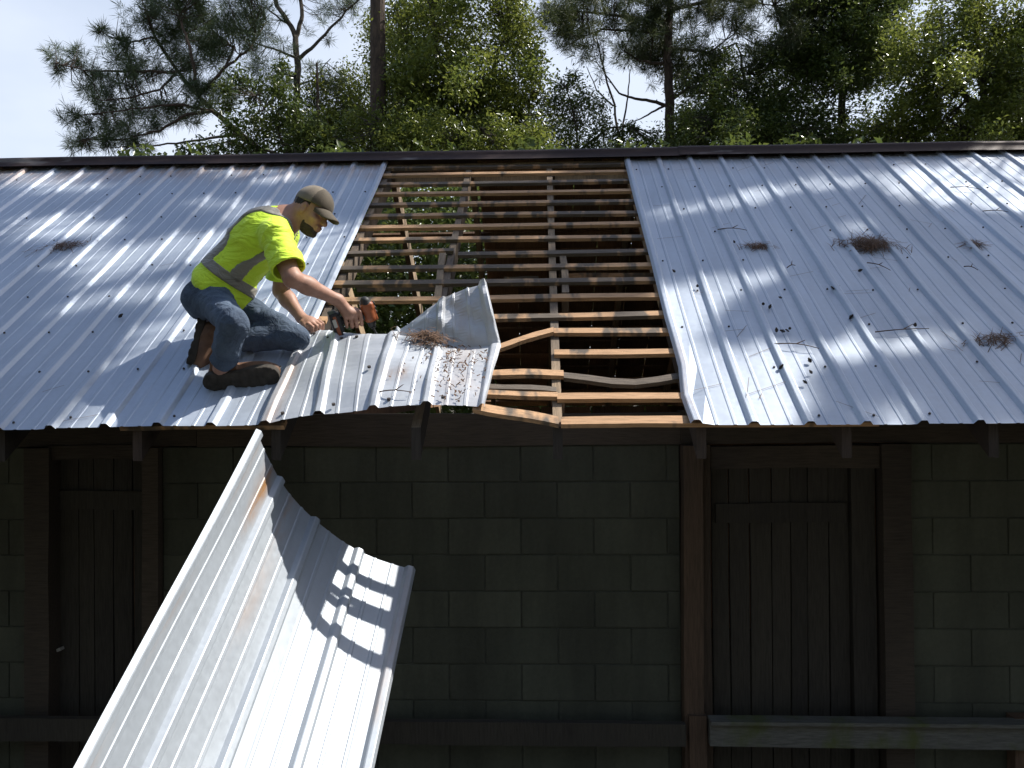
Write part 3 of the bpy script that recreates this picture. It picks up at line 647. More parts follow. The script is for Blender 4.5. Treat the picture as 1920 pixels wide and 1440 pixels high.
# left pine: long open boughs against the sky
def pine_left():
    r = np.random.default_rng(21); Y = 12.5
    t = tag(empty('pine_tree', (at_y(600, 300, Y+.2)[0], Y+.2, GROUND)), 'open pine reaching long needled boughs into the white sky at left', 'pine tree', 'trees behind the shed')
    mb = MB(); x0 = at_y(565, 290, Y)[0]
    st = stump_base(mb, x0, Y, at_y(500, 292, Y)[2]-.3, .19, .15)
    anchors = []
    B = [([(560, 330), (500, 292), (450, 250), (400, 208), (372, 180), (335, 136), (290, 70), (275, 20)], .075, .02), ([(400, 208), (350, 215), (300, 245), (230, 262), (160, 262)], .035, .008), ([(335, 136), (250, 134), (170, 134), (105, 118)], .032, .008), ([(330, 138), (300, 168), (240, 184), (190, 188)], .028, .007),
         ([(372, 180), (420, 130), (440, 90), (400, 60), (370, 20)], .035, .01), ([(400, 208), (330, 195), (250, 205), (150, 215)], .03, .007), ([(290, 70), (240, 80), (205, 68), (190, 58)], .02, .006), ([(420, 130), (470, 90), (500, 40)], .028, .01), ([(450, 250), (380, 262), (300, 272), (200, 276)], .03, .008), ([(372, 180), (360, 100), (340, 40), (330, 0), (330, -80)], .035, .012)]
    for pts, a, b in B: anchors += limb(mb, [(p[0], p[1], .5*math.sin(i+p[0]*.01)) for i, p in enumerate(pts)], Y, a, b)
    C = [(98, 105, 20), (112, 128, 22), (142, 95, 20), (152, 120, 24), (190, 55, 20), (203, 85, 13), (180, 130, 20), (230, 75, 30), (215, 112, 28), (268, 32, 36), (300, 60, 38), (340, 40, 42), (330, 92, 38), (380, 35, 42), (300, 5, 38), (360, 0, 42), (372, 80, 38), (258, 110, 28), (240, 132, 24), (160, 165, 22), (200, 160, 32), (250, 155, 30), (182, 182, 22), (290, 130, 30), (350, 120, 36), (402, 108, 36), (420, 42, 36), (412, 80, 34), (450, 62, 34), (480, 35, 34), (350, 165, 30), (380, 158, 26), (300, 200, 28), (270, 200, 32), (230, 205, 32), (190, 195, 28), (142, 216, 22), (125, 226, 14), (165, 230, 24), (200, 240, 32), (240, 240, 32), (135, 268, 22), (160, 264, 24), (200, 262, 28), (250, 255, 26), (290, 232, 26), (330, 205, 32), (350, 218, 26), (380, 192, 28), (270, 266, 22), (400, 170, 26), (430, 170, 30), (310, -40, 50), (380, -50, 50), (460, -30, 50)]
    P, T = clumps_px(C, Y, .35, r, 26); cen = np.array([at_y(x, y, Y) for x, y, _ in C])
    twigs_to(mb, anchors, [P[i] for i in range(0, len(P), 3)], r, .010)
    mb.build('trunk', M_BARK, t)
    d = P-T; d /= np.linalg.norm(d, axis=1, keepdims=True)+1e-6; d[:, 2] += .45; d[:, 0] -= .15; d /= np.linalg.norm(d, axis=1, keepdims=True)
    V, F = needle_tuft_batch(P, d, 34, .12, .26, .0042, r); obj('crown', V, F, M_NEEDLE, t)
    return t
pine_left()

def pine_fork():
    r = np.random.default_rng(22); Y = 14.5
    t = tag(empty('pine_tree', (at_y(557, 290, Y)[0], Y, GROUND)), 'slim forked pine with thin crooked limbs between the open pine and the tall trunk', 'pine tree', 'trees behind the shed')
    mb = MB(); stump_base(mb, at_y(557, 290, Y)[0], Y, at_y(557, 285, Y)[2], .12, .10); anchors = []
    for pts, a, b in [([(557, 300), (556, 200), (558, 110), (552, 60), (520, 10), (500, -60)], .09, .04), ([(556, 70), (566, 30), (562, -30), (566, -90)], .05, .03), ([(558, 112), (590, 85), (640, 32), (690, -20)], .045, .012), ([(556, 160), (585, 150), (620, 110)], .025, .008), ([(556, 108), (500, 88), (420, 62)], .03, .008), ([(545, 50), (500, 15), (470, 5)], .025, .008)]:
        anchors += limb(mb, pts, Y, a, b)
    C = [(440, 10, 30), (470, 20, 28), (500, 58, 24), (530, 92, 24), (470, 84, 26), (610, 12, 28), (640, 20, 26), (600, 150, 26), (622, 160, 28), (585, 120, 20), (620, 70, 14), (575, 60, 12), (660, 5, 30), (500, 120, 30), (540, 140, 28), (520, 170, 26), (590, 185, 26), (600, 210, 28), (480, 130, 26), (500, -40, 50), (570, -50, 50), (640, -50, 50), (605, 40, 12), (530, 30, 16)]
    P, T = clumps_px(C, Y, .4, r, 20); twigs_to(mb, anchors, [P[i] for i in range(0, len(P), 3)], r, .009)
    mb.build('trunk', M_BARK2, t); d = P-T; d /= np.linalg.norm(d, axis=1, keepdims=True)+1e-6; d[:, 2] += .4; d /= np.linalg.norm(d, axis=1, keepdims=True)
    V, F = needle_tuft_batch(P, d, 30, .12, .25, .0042, r); obj('crown', V, F, M_NEEDLE, t)
pine_fork()

def tall_pine(px, Y, w_px, label, top=13.5, seed=0, low=True):
    r = np.random.default_rng(seed); c = at_y(px, 150, Y); t = tag(empty('pine_tree', (c[0], Y, GROUND)), label, 'pine tree', 'trees behind the shed')
    mb = MB(); rr = w_px/2/FPX*(Y-CAM[1]); pts = stump_base(mb, c[0], Y, top, rr*1.12, rr*.55, (.05, .05), 12, 16)
    K = 150; z = r.uniform(9.3, top+.8, K); a = r.uniform(0, 6.28, K); rad = r.uniform(.3, 1, K)**.6*(2.9-1.2*(z-9.3)/(top-9.3)); P = np.stack([c[0]+rad*np.cos(a), Y+rad*np.sin(a), z+rad*.25], 1)
    for p in P[::3]: mb.tube([np.array([c[0], Y, p[2]-.5]), (np.array([c[0], Y, p[2]-.3])+p)/2, p], [.04, .028, .01], 5, cap=False)
    mb.build('trunk', M_BARK, t); C2 = (P[:, None, :]+r.normal(0, .26, (K, 5, 3))).reshape(-1, 3); d = r.normal(0, .6, C2.shape); d[:, 2] += .6; d /= np.linalg.norm(d, axis=1, keepdims=True)
    V, F = needle_tuft_batch(C2, d, 26, .14, .26, .006, r); obj('crown', V, F, M_NEEDLE, t)
    return t
tall_pine(703, 12.4, 37, 'thick straight dark pine trunk rising out of the glossy green leaves', seed=31)

def snag():
    t = empty('dead_snag', (at_y(597, 290, 13.2)[0], 13.2, GROUND)); tag(t, 'thin broken dead stem standing between the slim pine and the tall trunk', 'dead tree', 'trees behind the shed')
    mb = MB(); b = at_y(600, 300, 13.2); stump_base(mb, b[0], 13.2, b[2], .05, .045); limb(mb, [(600, 300), (597, 200), (594, 118)], 13.2, .045, .02); mb.build('trunk', M_BARK, t)
snag()

def leafy(name, label, cat, C, Y, spread, dens, size, mat, seed, stems, stem_r=.05, bark=None, up=.35, base_px=None):
    r = np.random.default_rng(seed); bx = base_px if base_px is not None else stems[0][0][0]
    b = at_y(bx, 300, Y); t = tag(empty(name, (b[0], Y, GROUND)), label, cat, 'trees behind the shed')
    mb = MB(); stump_base(mb, b[0], Y, b[2]-.2, stem_r*1.5, stem_r*1.1); anchors = [np.array([b[0], Y, b[2]-.2])]
    for s in stems: anchors += limb(mb, s, Y, stem_r, stem_r*.25)
    P, T = clumps_px(C, Y, spread, r, dens); idx = r.permutation(len(P))[:max(40, len(P)//60)]; twigs_to(mb, anchors, P[idx], r, .009, 3)
    mb.build('trunk', bark or M_BARK2, t)
    V, F = leaf_batch(P, size, r, up); obj('crown', V, F, mat, t); return t
# glossy broad-leaved tree in the middle
def region(poly, n, rad, seed):
    r = np.random.default_rng(seed); poly = np.array(poly, float); lo, hi = poly.min(0), poly.max(0); out = []
    while len(out) < n:
        p = r.uniform(lo, hi); ins = False; j = len(poly)-1
        for i in range(len(poly)):
            if (poly[i, 1] > p[1]) != (poly[j, 1] > p[1]) and p[0] < (poly[j, 0]-poly[i, 0])*(p[1]-poly[i, 1])/(poly[j, 1]-poly[i, 1])+poly[i, 0]: ins = not ins
            j = i
        if ins: out.append((p[0], p[1], rad*r.uniform(.6, 1.35)))
    return out
leafy('broadleaf_tree', 'big glossy broad-leaved tree full of sparkling leaves behind the stripped bay', 'tree',
      region([(735, 40), (760, -60), (960, -60), (985, 40), (1000, 95), (1018, 180), (1030, 245), (1050, 300), (700, 330), (725, 200)], 220, 30, 41), 13.0, .75, 250, .085, M_LEAF, 41,
      [[(860, 310), (850, 200), (820, 90), (800, -20)], [(855, 230), (920, 140), (950, 60)], [(850, 240), (780, 160), (760, 60)], [(860, 280), (960, 220), (1000, 180)]], .075)
leafy('broadleaf_tree', 'paler leafy sapling filling the space round the tall pine trunk, low at its left', 'tree',
      region([(640, 160), (690, 120), (690, 60), (720, 20), (770, 60), (770, 320), (590, 320), (600, 240)], 100, 26, 42), 15.6, .5, 260, .075, M_LEAF, 42, [[(690, 320), (670, 220), (655, 160)], [(700, 300), (745, 200), (740, 80)]], .04)
leafy('broadleaf_tree', 'low leafy growth hiding the foot of the tall dark trunk', 'tree', region([(610, 235), (690, 215), (780, 210), (900, 230), (1000, 240), (1000, 320), (600, 320)], 60, 24, 47), 11.6, .4, 330, .075, M_LEAF, 47, [[(740, 330), (735, 270), (720, 230)], [(760, 320), (850, 260), (900, 240)]], .03)
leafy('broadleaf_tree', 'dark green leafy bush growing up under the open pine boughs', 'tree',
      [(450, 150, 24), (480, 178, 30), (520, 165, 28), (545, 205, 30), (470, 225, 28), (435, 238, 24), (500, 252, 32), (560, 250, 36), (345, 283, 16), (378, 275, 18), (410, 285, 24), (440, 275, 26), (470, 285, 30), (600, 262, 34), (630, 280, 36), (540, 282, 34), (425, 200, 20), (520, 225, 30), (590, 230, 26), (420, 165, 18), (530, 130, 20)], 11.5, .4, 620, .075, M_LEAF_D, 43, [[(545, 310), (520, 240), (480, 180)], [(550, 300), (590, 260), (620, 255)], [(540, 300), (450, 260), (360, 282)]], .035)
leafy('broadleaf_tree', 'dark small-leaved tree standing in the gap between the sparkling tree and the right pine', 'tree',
      [(1050, 165, 22), (1075, 150, 20), (1060, 200, 28), (1095, 185, 22), (1120, 200, 24), (1045, 235, 30), (1085, 230, 28), (1130, 235, 24), (1060, 270, 34), (1110, 275, 30), (1160, 262, 26), (1200, 275, 28), (1230, 262, 24), (1180, 240, 16), (1035, 190, 18), (1150, 285, 28), (1270, 280, 26)], 13.8, .45, 760, .07, M_LEAF_D, 44, [[(1085, 310), (1080, 230), (1060, 160)], [(1090, 280), (1140, 240), (1180, 235)]], .035)

# right pine with dark spreading crown
def pine_right():
    r = np.random.default_rng(51); Y = 14.0; b = at_y(1258, 300, Y); t = tag(empty('pine_tree', (b[0], Y, GROUND)), 'dark spreading pine with a bare brown trunk right of the stripped bay', 'pine tree', 'trees behind the shed')
    mb = MB(); stump_base(mb, b[0], Y, b[2], .125, .115, n=10); anchors = []
    for pts, a, b_ in [([(1258, 310), (1256, 200), (1250, 110), (1256, 30), (1250, -80)], .112, .07), ([(1254, 200), (1225, 190), (1190, 185), (1160, 175), (1130, 130)], .04, .012), ([(1250, 195), (1215, 215), (1180, 232)], .028, .008), ([(1250, 120), (1200, 115), (1170, 95), (1190, 50)], .035, .01), ([(1255, 90), (1310, 95), (1330, 100), (1380, 60)], .04, .012), ([(1256, 190), (1290, 165), (1340, 160), (1400, 140)], .035, .01), ([(1250, 40), (1150, 30), (1060, 20)], .045, .012), ([(1252, 20), (1350, 0), (1450, 10)], .045, .012), ([(1250, 60), (1130, 55), (1090, 70)], .03, .01)]:
        anchors += limb(mb, pts, Y, a, b_)
    C = region([(1015, 15), (1040, 0), (1060, -60), (1520, -60), (1500, 110), (1400, 120), (1330, 110), (1260, 130), (1200, 115), (1150, 120), (1105, 110), (1080, 60), (1050, 45)], 120, 30, 51)+[(1028, 22, 16), (1042, 36, 16), (1062, 60, 18), (1080, 88, 20), (1095, 112, 18), (1125, 128, 16), (1320, 150, 26), (1290, 180, 24), (1350, 170, 26), (1380, 200, 24), (1310, 215, 24), (1215, 130, 18)]
    P, T = clumps_px(C, Y, .7, r, 17); twigs_to(mb, anchors, [P[i] for i in range(0, len(P), 4)], r, .010)
    mb.build('trunk', M_BARK, t); d = P-T; d /= np.linalg.norm(d, axis=1, keepdims=True)+1e-6; d[:, 2] += .4; d /= np.linalg.norm(d, axis=1, keepdims=True)
    V, F = needle_tuft_batch(P, d, 32, .12, .25, .0048, r); obj('crown', V, F, M_NEEDLE_D, t)
pine_right()
leafy('broadleaf_tree', 'leafy young tree filling the space between the dead snag and the tall trunk', 'tree', region([(560, 170), (600, 140), (680, 120), (690, 320), (540, 320)], 45, 22, 71), 14.9, .45, 330, .075, M_LEAF, 71, [[(630, 320), (625, 220), (640, 150)], [(628, 280), (590, 200)]], .035)
leafy('broadleaf_tree', 'low dark understorey tree along the ridge, right of the right pine trunk', 'tree', region([(1270, 215), (1420, 190), (1560, 225), (1600, 320), (1260, 320)], 70, 24, 72), 13.2, .5, 330, .075, M_LEAF_D, 72, [[(1400, 320), (1390, 250), (1340, 220)], [(1405, 300), (1480, 240)]], .035)
leafy('broadleaf_tree', 'low sunlit understorey tree along the ridge in the right third', 'tree', region([(1570, 235), (1700, 215), (1780, 190), (1930, 215), (1940, 320), (1560, 320)], 70, 24, 73), 12.9, .5, 300, .075, M_LEAF, 73, [[(1720, 320), (1715, 260), (1660, 230)], [(1722, 300), (1800, 240)]], .035)
def stems():
    t = empty('sapling', (at_y(1165, 300, 15)[0], 15, GROUND)); tag(t, 'thin leaning stems showing against the sky left of the right pine trunk', 'tree', 'trees behind the shed')
    mb = MB(); b = at_y(1165, 300, 15); stump_base(mb, b[0], 15, b[2], .06, .055); limb(mb, [(1165, 305), (1155, 215), (1130, 120), (1115, 60)], 15, .034, .012); limb(mb, [(1165, 260), (1175, 190), (1182, 130)], 15, .028, .01); limb(mb, [(1150, 200), (1120, 170), (1100, 125)], 15, .02, .008); mb.build('trunk', M_BARK, t)
stems()
leafy('broadleaf_tree', 'dense dark broad-leaved tree just right of the right pine trunk', 'tree',
      region([(1270, 120), (1400, 90), (1520, 60), (1560, 120), (1500, 200), (1560, 320), (1280, 320)], 130, 28, 61), 14.6, .8, 300, .08, M_LEAF_D, 61, [[(1420, 320), (1410, 200), (1380, 80)], [(1420, 260), (1480, 160), (1520, 60)], [(1415, 250), (1340, 180)]], .06)
leafy('broadleaf_tree', 'tall dim broad-leaved tree with a dark stem in the right third, behind the ridge', 'tree',
      region([(1480, -60), (1700, -60), (1700, 120), (1640, 150), (1600, 180), (1560, 170), (1480, 130)], 110, 32, 62)+region([(1500, 230), (1720, 240), (1720, 320), (1480, 320)], 36, 26, 63)+[(1545, 200, 20), (1580, 215, 18), (1620, 205, 16), (1690, 200, 20)], 14.2, .8, 300, .085, M_LEAF_D, 62, [[(1580, 320), (1578, 200), (1585, 60), (1580, -60)], [(1580, 150), (1650, 60)], [(1582, 120), (1520, 30)], [(1580, 290), (1660, 260)]], .10)
leafy('broadleaf_tree', 'sunlit glossy yellow-green tree at the right edge of the photo', 'tree',
      region([(1690, 60), (1740, 20), (1830, -60), (2020, -60), (2020, 320), (1740, 320), (1700, 260), (1670, 150)], 150, 30, 64), 12.6, .7, 280, .085, M_LEAF, 64, [[(1850, 320), (1845, 200), (1830, 60), (1850, -40)], [(1845, 220), (1770, 130)], [(1840, 160), (1910, 60)]], .08)

# unseen wood edge, added behind and beside the camera to block low sky light
def sky_blocking_wood():
    r = np.random.default_rng(7); n = 5200; a = r.uniform(math.radians(150), math.radians(400), n); rad = r.uniform(15, 20, n); P = np.stack([rad*np.cos(a), -2+rad*np.sin(a), GROUND+r.uniform(0, 1, n)**.8*r.uniform(9, 15, n)], 1)
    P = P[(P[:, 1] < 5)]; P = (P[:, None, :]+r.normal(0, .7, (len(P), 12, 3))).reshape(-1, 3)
    V, F = leaf_batch(P, .48, r); tag(obj('sky_blocking_wood', V, F, M_LEAF_D), 'unseen wood edge added behind the camera to keep low sky light off the shed', kind='stuff')
sky_blocking_wood()

# farther woodland behind, each tree its own
for i, (px, Y, top, lab) in enumerate([(250, 27, 4.2, 'low distant wood edge tree far behind the left boughs'), (900, 24, 9.6, 'background tree showing through the sparkling tree'), (1440, 22, 9.5, 'background tree behind the dense dark tree on the right'), (1760, 23, 10.5, 'background tree behind the right edge trees'), (1960, 20, 10.5, 'background tree mostly outside the right edge'), (660, 21, 6.6, 'background tree behind the tall pine trunk')]):
    r = np.random.default_rng(80+i); c = at_y(px, 200, Y); t = tag(empty('broadleaf_tree', (c[0], Y, GROUND)), lab, 'tree', 'trees behind the shed')
    mb = MB(); pts = stump_base(mb, c[0], Y, top-1.2, .16, .05); n = 70
    q = r.normal(0, .5, (n, 3))*np.array([2.2, 2.0, (top-1)*.42])+np.array([c[0], Y, top*.5]); q[:, 2] = np.clip(q[:, 2], GROUND+1, top)
    twigs_to(mb, pts, q[::3], r, .02, 6); mb.build('trunk', M_BARK2, t)
    P = (q[:, None, :]+r.normal(0, .38, (n, 170, 3))).reshape(-1, 3); V, F = leaf_batch(P, .12, r); obj('crown', V, F, M_LEAF_D, t)
# undergrowth behind the shed, one mass
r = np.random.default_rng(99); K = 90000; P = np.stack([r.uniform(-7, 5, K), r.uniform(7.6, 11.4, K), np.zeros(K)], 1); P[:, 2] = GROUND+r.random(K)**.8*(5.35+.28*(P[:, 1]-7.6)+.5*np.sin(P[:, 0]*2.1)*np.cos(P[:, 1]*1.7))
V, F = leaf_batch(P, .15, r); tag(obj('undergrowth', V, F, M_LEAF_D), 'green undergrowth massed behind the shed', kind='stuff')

# ------------------------------------------------------------------ tall pines to the right, outside the frame, whose crowns shade the roof
LIT = [[(0, 328), (80, 328), (205, 338), (190, 352), (60, 362), (0, 362)], [(0, 410), (160, 412), (270, 425), (190, 440), (0, 455)], [(300, 308), (480, 310), (480, 318), (320, 322)], [(440, 328), (567, 326), (560, 342), (430, 342)], [(340, 384), (540, 382), (535, 399), (345, 399)],
       [(60, 520), (170, 465), (330, 445), (450, 430), (720, 420), (660, 640), (500, 640), (395, 500), (330, 492), (150, 525)], [(95, 590), (160, 540), (400, 528), (390, 565), (250, 572)], [(250, 640), (270, 590), (400, 575), (600, 560), (1320, 560), (1320, 830), (60, 830), (180, 740), (205, 690)],
       [(1195, 400), (1330, 377), (1440, 350), (1560, 325), (1560, 347), (1420, 377), (1330, 397), (1210, 408)], [(1560, 337), (1660, 320), (1760, 308), (1960, 292), (1960, 440), (1830, 388), (1740, 392), (1660, 362), (1570, 350)], [(1570, 420), (1640, 414), (1642, 436), (1580, 442)], [(1230, 540), (1300, 520), (1500, 508), (1400, 542), (1270, 572)], [(1685, 562), (1755, 548), (1745, 572), (1680, 578)],
       [(1270, 640), (1420, 640), (1560, 638), (1640, 628), (1800, 618), (1790, 652), (1600, 684), (1530, 694), (1495, 722), (1545, 762), (1500, 800), (1270, 810)], [(1550, 762), (1720, 742), (1700, 776), (1560, 782)], [(690, 416), (900, 420), (900, 446), (690, 450)], [(900, 440), (1060, 440), (1060, 460), (900, 460)], [(800, 316), (1080, 314), (1080, 330), (800, 330)], [(920, 500), (1270, 490), (1270, 505), (920, 515)]]
LIT = [np.array(p, float) for p in LIT]
def in_poly(poly, p):
    ins = False; j = len(poly)-1
    for i in range(len(poly)):
        if (poly[i, 1] > p[1]) != (poly[j, 1] > p[1]) and p[0] < (poly[j, 0]-poly[i, 0])*(p[1]-poly[i, 1])/(poly[j, 1]-poly[i, 1])+poly[i, 0]: ins = not ins
        j = i
    return ins
def to_px(P):
    d = P-CAM; z = d @ FW; return np.array([960+FPX*(d @ RT)/z, 720-FPX*(d @ UP)/z])
SHADE_N = 3600; OFF = [np.array(o) for o in ((0, 0), (32, 0), (-32, 0), (0, 12), (0, -12), (20, 7), (-20, -7))]
def shade_pines():
    r = np.random.default_rng(123); Q = []
    while len(Q) < SHADE_N:
        X, v = r.uniform(-4.9, 4.6), r.uniform(-.05, 3.45); P = R3(X, v); q = to_px(P)
        if any(in_poly(p, q+o) for p in LIT for o in OFF): continue
        if r.random() < .0: continue
        layer = r.integers(0, 3); t = 9.6+1.1*layer+r.normal(0, .3)+.06*X
        Q.append(P+SUN*t)
    Q = np.array(Q); trunks = [(8.2, 6.4), (9.8, 4.2), (12.4, 4.8)]
    own = np.array([int(np.argmin([abs(q[0]-tx) for tx, ty in trunks])) for q in Q])
    labs = ['tall straight pine just beyond the right end of the ridge, its crown above the roof', 'second tall pine out to the right whose boughs throw shade on the roof', 'farthest right tall pine shading the right end of the roof']
    for k, (tx, ty) in enumerate(trunks):
        q = Q[own == k]; t = tag(empty('pine_tree', (tx, ty, GROUND)), labs[k], 'pine tree', 'tall pines shading the roof from the right'); mb = MB(); zt = q[:, 2].max()+.6
        stump_base(mb, tx, ty, zt, .24, .09, n=10, seg=14)
        cell = np.floor(q/np.array([1.3, 1.3, 1.0])).astype(int); _, inv = np.unique(cell, axis=0, return_inverse=True); inv = inv.ravel()
        for c in range(inv.max()+1):
            m = q[inv == c]; e = m.mean(0); a = np.array([tx, ty, e[2]-.8]); mid = (a+e)/2+np.array([0, 0, -.15]); mb.tube([a, mid, e], [.02, .014, .008], 5, cap=False)
            for p in m[::3]: mb.tube([e, p], [.008, .004], 3, cap=False)
        mb.build('trunk', M_BARK, t)
        d = r.normal(0, .6, q.shape); d[:, 2] += .3; d /= np.linalg.norm(d, axis=1, keepdims=True)
        V, F = needle_tuft_batch(q, d, 80, .08, .17, .009, r); obj('crown', V, F, M_NEEDLE, t)
shade_pines()
# ------------------------------------------------------------------ the worker: bodies as signed distance fields meshed with surface nets
def smin(a, b, k):
    if k <= 0: return np.minimum(a, b)
    h = np.clip(.5+.5*(b-a)/k, 0, 1); return b*(1-h)+a*h-k*h*(1-h)
class Grid:
    def __init__(s, lo, hi, h):
        s.lo = np.array(lo, np.float32); s.h = h; s.n = np.ceil((np.array(hi)-s.lo)/h).astype(int)+1; s.D = np.full(s.n, 1.0, np.float32)
    def win(s, lo, hi):
        a = np.clip(np.floor((np.array(lo)-s.lo)/s.h).astype(int), 0, s.n); b = np.clip(np.ceil((np.array(hi)-s.lo)/s.h).astype(int)+1, 0, s.n)
        sl = tuple(slice(i, j) for i, j in zip(a, b)); ax = [(s.lo[i]+s.h*np.arange(a[i], b[i])).astype(np.float32) for i in range(3)]
        return sl, np.stack(np.meshgrid(*ax, indexing='ij'), -1)
    def add(s, fn, lo, hi, k=.02, sub=False):
        m = k+3*s.h+.03; sl, P = s.win(np.minimum(lo, hi)-m, np.maximum(lo, hi)+m)
        if P.size == 0: return
        d = fn(P).astype(np.float32); s.D[sl] = np.maximum(s.D[sl], -d) if sub else smin(s.D[sl], d, k)
    def cone(s, a, b, ra, rb, k=.02, sub=False, flat=None):
        a, b = np.asarray(a, float), np.asarray(b, float); ab = b-a; L2 = ab @ ab
        def fn(P):
            q = P-a; t = np.clip((q @ ab)/L2, 0, 1); v = q-t[..., None]*ab
            if flat is not None:      # flatten along a unit axis: (axis, factor)
                ax, f = flat; w = (v @ np.asarray(ax)); v = v+np.asarray(ax)*(w*(1/f-1))[..., None]
            return np.linalg.norm(v, axis=-1)-(ra+(rb-ra)*t)
        r = max(ra, rb); s.add(fn, np.minimum(a, b)-r, np.maximum(a, b)+r, k, sub)
    def ell(s, c, axes, rad, k=.02, sub=False):
        c = np.asarray(c, float); A = np.array(axes); rad = np.array(rad)
        def fn(P):
            q = (P-c) @ A.T/rad; l = np.linalg.norm(q, axis=-1); g = np.linalg.norm(q/rad, axis=-1)+1e-6; return l*(l-1)/g
        s.add(fn, c-rad.max(), c+rad.max(), k, sub)
    def box(s, c, axes, half, rnd=.01, k=.0, sub=False):
        c = np.asarray(c, float); A = np.array(axes); half = np.array(half)-rnd
        def fn(P):
            q = np.abs((P-c) @ A.T)-half; return np.linalg.norm(np.maximum(q, 0), axis=-1)+np.minimum(q.max(-1), 0)-rnd
        R = np.linalg.norm(half)+rnd; s.add(fn, c-R, c+R, k, sub)
    def pts(s):
        ax = [s.lo[i]+s.h*np.arange(s.n[i]) for i in range(3)]; return np.stack(np.meshgrid(*ax, indexing='ij'), -1).astype(np.float32)
    def mesh(s):
        D = s.D; I = D < 0; n = np.array(D.shape)-1
        c = [I[i:n[0]+i, j:n[1]+j, k:n[2]+k] for i in (0, 1) for j in (0, 1) for k in (0, 1)]
        cnt = sum(x.astype(np.int8) for x in c); act = (cnt > 0) & (cnt < 8); idx = np.argwhere(act); num = -np.ones(act.shape, np.int32); num[act] = np.arange(len(idx))
        acc = np.zeros((len(idx), 3)); w = np.zeros(len(idx)); corners = [(i, j, k) for i in (0, 1) for j in (0, 1) for k in (0, 1)]
        for a in range(8):
            for ax in range(3):
                if corners[a][ax]: continue
                ca = np.array(corners[a]); cb = ca.copy(); cb[ax] = 1
                da = D[tuple((idx+ca).T)]; db = D[tuple((idx+cb).T)]; m = (da < 0) != (db < 0); t = np.where(m, da/(da-db+1e-12), 0)
                p = ca[None]+t[:, None]*(cb-ca)[None]; acc[m] += p[m]; w[m] += 1
        V = (idx+acc/np.maximum(w, 1)[:, None])*s.h+s.lo; F = []
        for ax in range(3):
            sh = [slice(1, -1)]*3; A = I[:, :, :]; a0 = [slice(None)]*3; a1 = [slice(None)]*3; a0[ax] = slice(0, -1); a1[ax] = slice(1, None)
            cr = A[tuple(a0)] != A[tuple(a1)]; e = np.argwhere(cr); o1, o2 = (ax+1) % 3, (ax+2) % 3
            e = e[(e[:, o1] > 0) & (e[:, o2] > 0) & (e[:, o1] < D.shape[o1]-1) & (e[:, o2] < D.shape[o2]-1)]
            u = np.zeros(3, int); v = np.zeros(3, int); u[o1] = 1; v[o2] = 1
            q = np.stack([num[tuple((e-u-v).T)], num[tuple((e-v).T)], num[tuple(e.T)], num[tuple((e-u).T)]], 1); ins = I[tuple(e.T)]; q[~ins] = q[~ins][:, ::-1]; F.append(q)
        F = np.concatenate(F); F = F[(F >= 0).all(1)]
        return V, F
    def obj(s, name, mat, parent=None):
        V, F = s.mesh(); return obj(name, V, F, mat, parent, True)
def unit(v): v = np.asarray(v, float); return v/np.linalg.norm(v)
def frame(f, up):
    f = unit(f); r = unit(np.cross(f, up)); return f, r, np.cross(r, f)      # forward, right, up

M_SKIN = simple('skin', (.40, .215, .15), .55, 0, .12, 60)
def cloth(name, c, var=.2, scale=90, rough=.85, folds_=0):
    m, t, b = nodes(name); n = noise(t, scale, 3, .6); p = noise(t, 9, 4, .6)
    col = mixc(t, .5, ramp(t, n, [(.3, tuple(x*(1-var) for x in c)), (.7, tuple(min(1, x*(1+var)) for x in c))]), ramp(t, p, [(.3, tuple(x*(1-var) for x in c)), (.7, tuple(min(1, x*(1+var)) for x in c))]))
    t.links.new(col, b.inputs['Base Color']); b.inputs['Roughness'].default_value = rough; b.inputs['Sheen Weight'].default_value = .15; bump(t, b, n, .25, .002)
    if folds_:
        w1 = N(t, 'TexNoise'); w1.inputs['Scale'].default_value = folds_; w1.inputs['Detail'].default_value = 3; w1.inputs['Distortion'].default_value = 1.6; c_ = N(t, 'TexCoord'); m_ = N(t, 'Mapping'); m_.inputs['Scale'].default_value = (1, .6, 2.2); m_.inputs['Rotation'].default_value = (.3, .5, .4); t.links.new(c_.outputs['Object'], m_.inputs[0]); t.links.new(m_.outputs[0], w1.inputs[0]); bump(t, b, w1.outputs[0], .75, .022)
    return m
M_LIME = cloth('lime_safety_fabric', (.70, 1.0, .045), .06, 200, .7, 9); M_STRIP = cloth('grey_reflective_tape', (.25, .235, .20), .08, 300, .45, 9)
def jean_mat():
    m, t, b = nodes('worn_denim'); n = noise(t, 240, 3, .6); p = noise(t, 7, 5, .6)
    col = mixc(t, .3, ramp(t, p, [(.34, (.028, .045, .080)), (.66, (.12, .165, .235))]), ramp(t, n, [(.3, (.03, .05, .09)), (.7, (.16, .21, .28))]))
    t.links.new(col, b.inputs['Base Color']); b.inputs['Roughness'].default_value = .9; w1 = N(t, 'TexNoise'); w1.inputs['Scale'].default_value = 13; w1.inputs['Detail'].default_value = 4; w1.inputs['Distortion'].default_value = 1.8; c_ = N(t, 'TexCoord'); t.links.new(c_.outputs['Object'], w1.inputs[0]); bump(t, b, w1.outputs[0], .8, .022); return m
M_JEAN = jean_mat(); M_BOOT = simple('brown_boot_leather', (.16, .085, .05), .7, 0, .35, 25); M_SOLE = simple('dark_muddy_sole', (.050, .042, .034), .9, 0, .45, 30, .6)
M_HAIR = simple('dark_hair', (.016, .012, .010), .6, 0, .4, 80); M_BEARD = simple('dark_beard', (.062, .040, .029), .8, 0, .5, 140, .8)
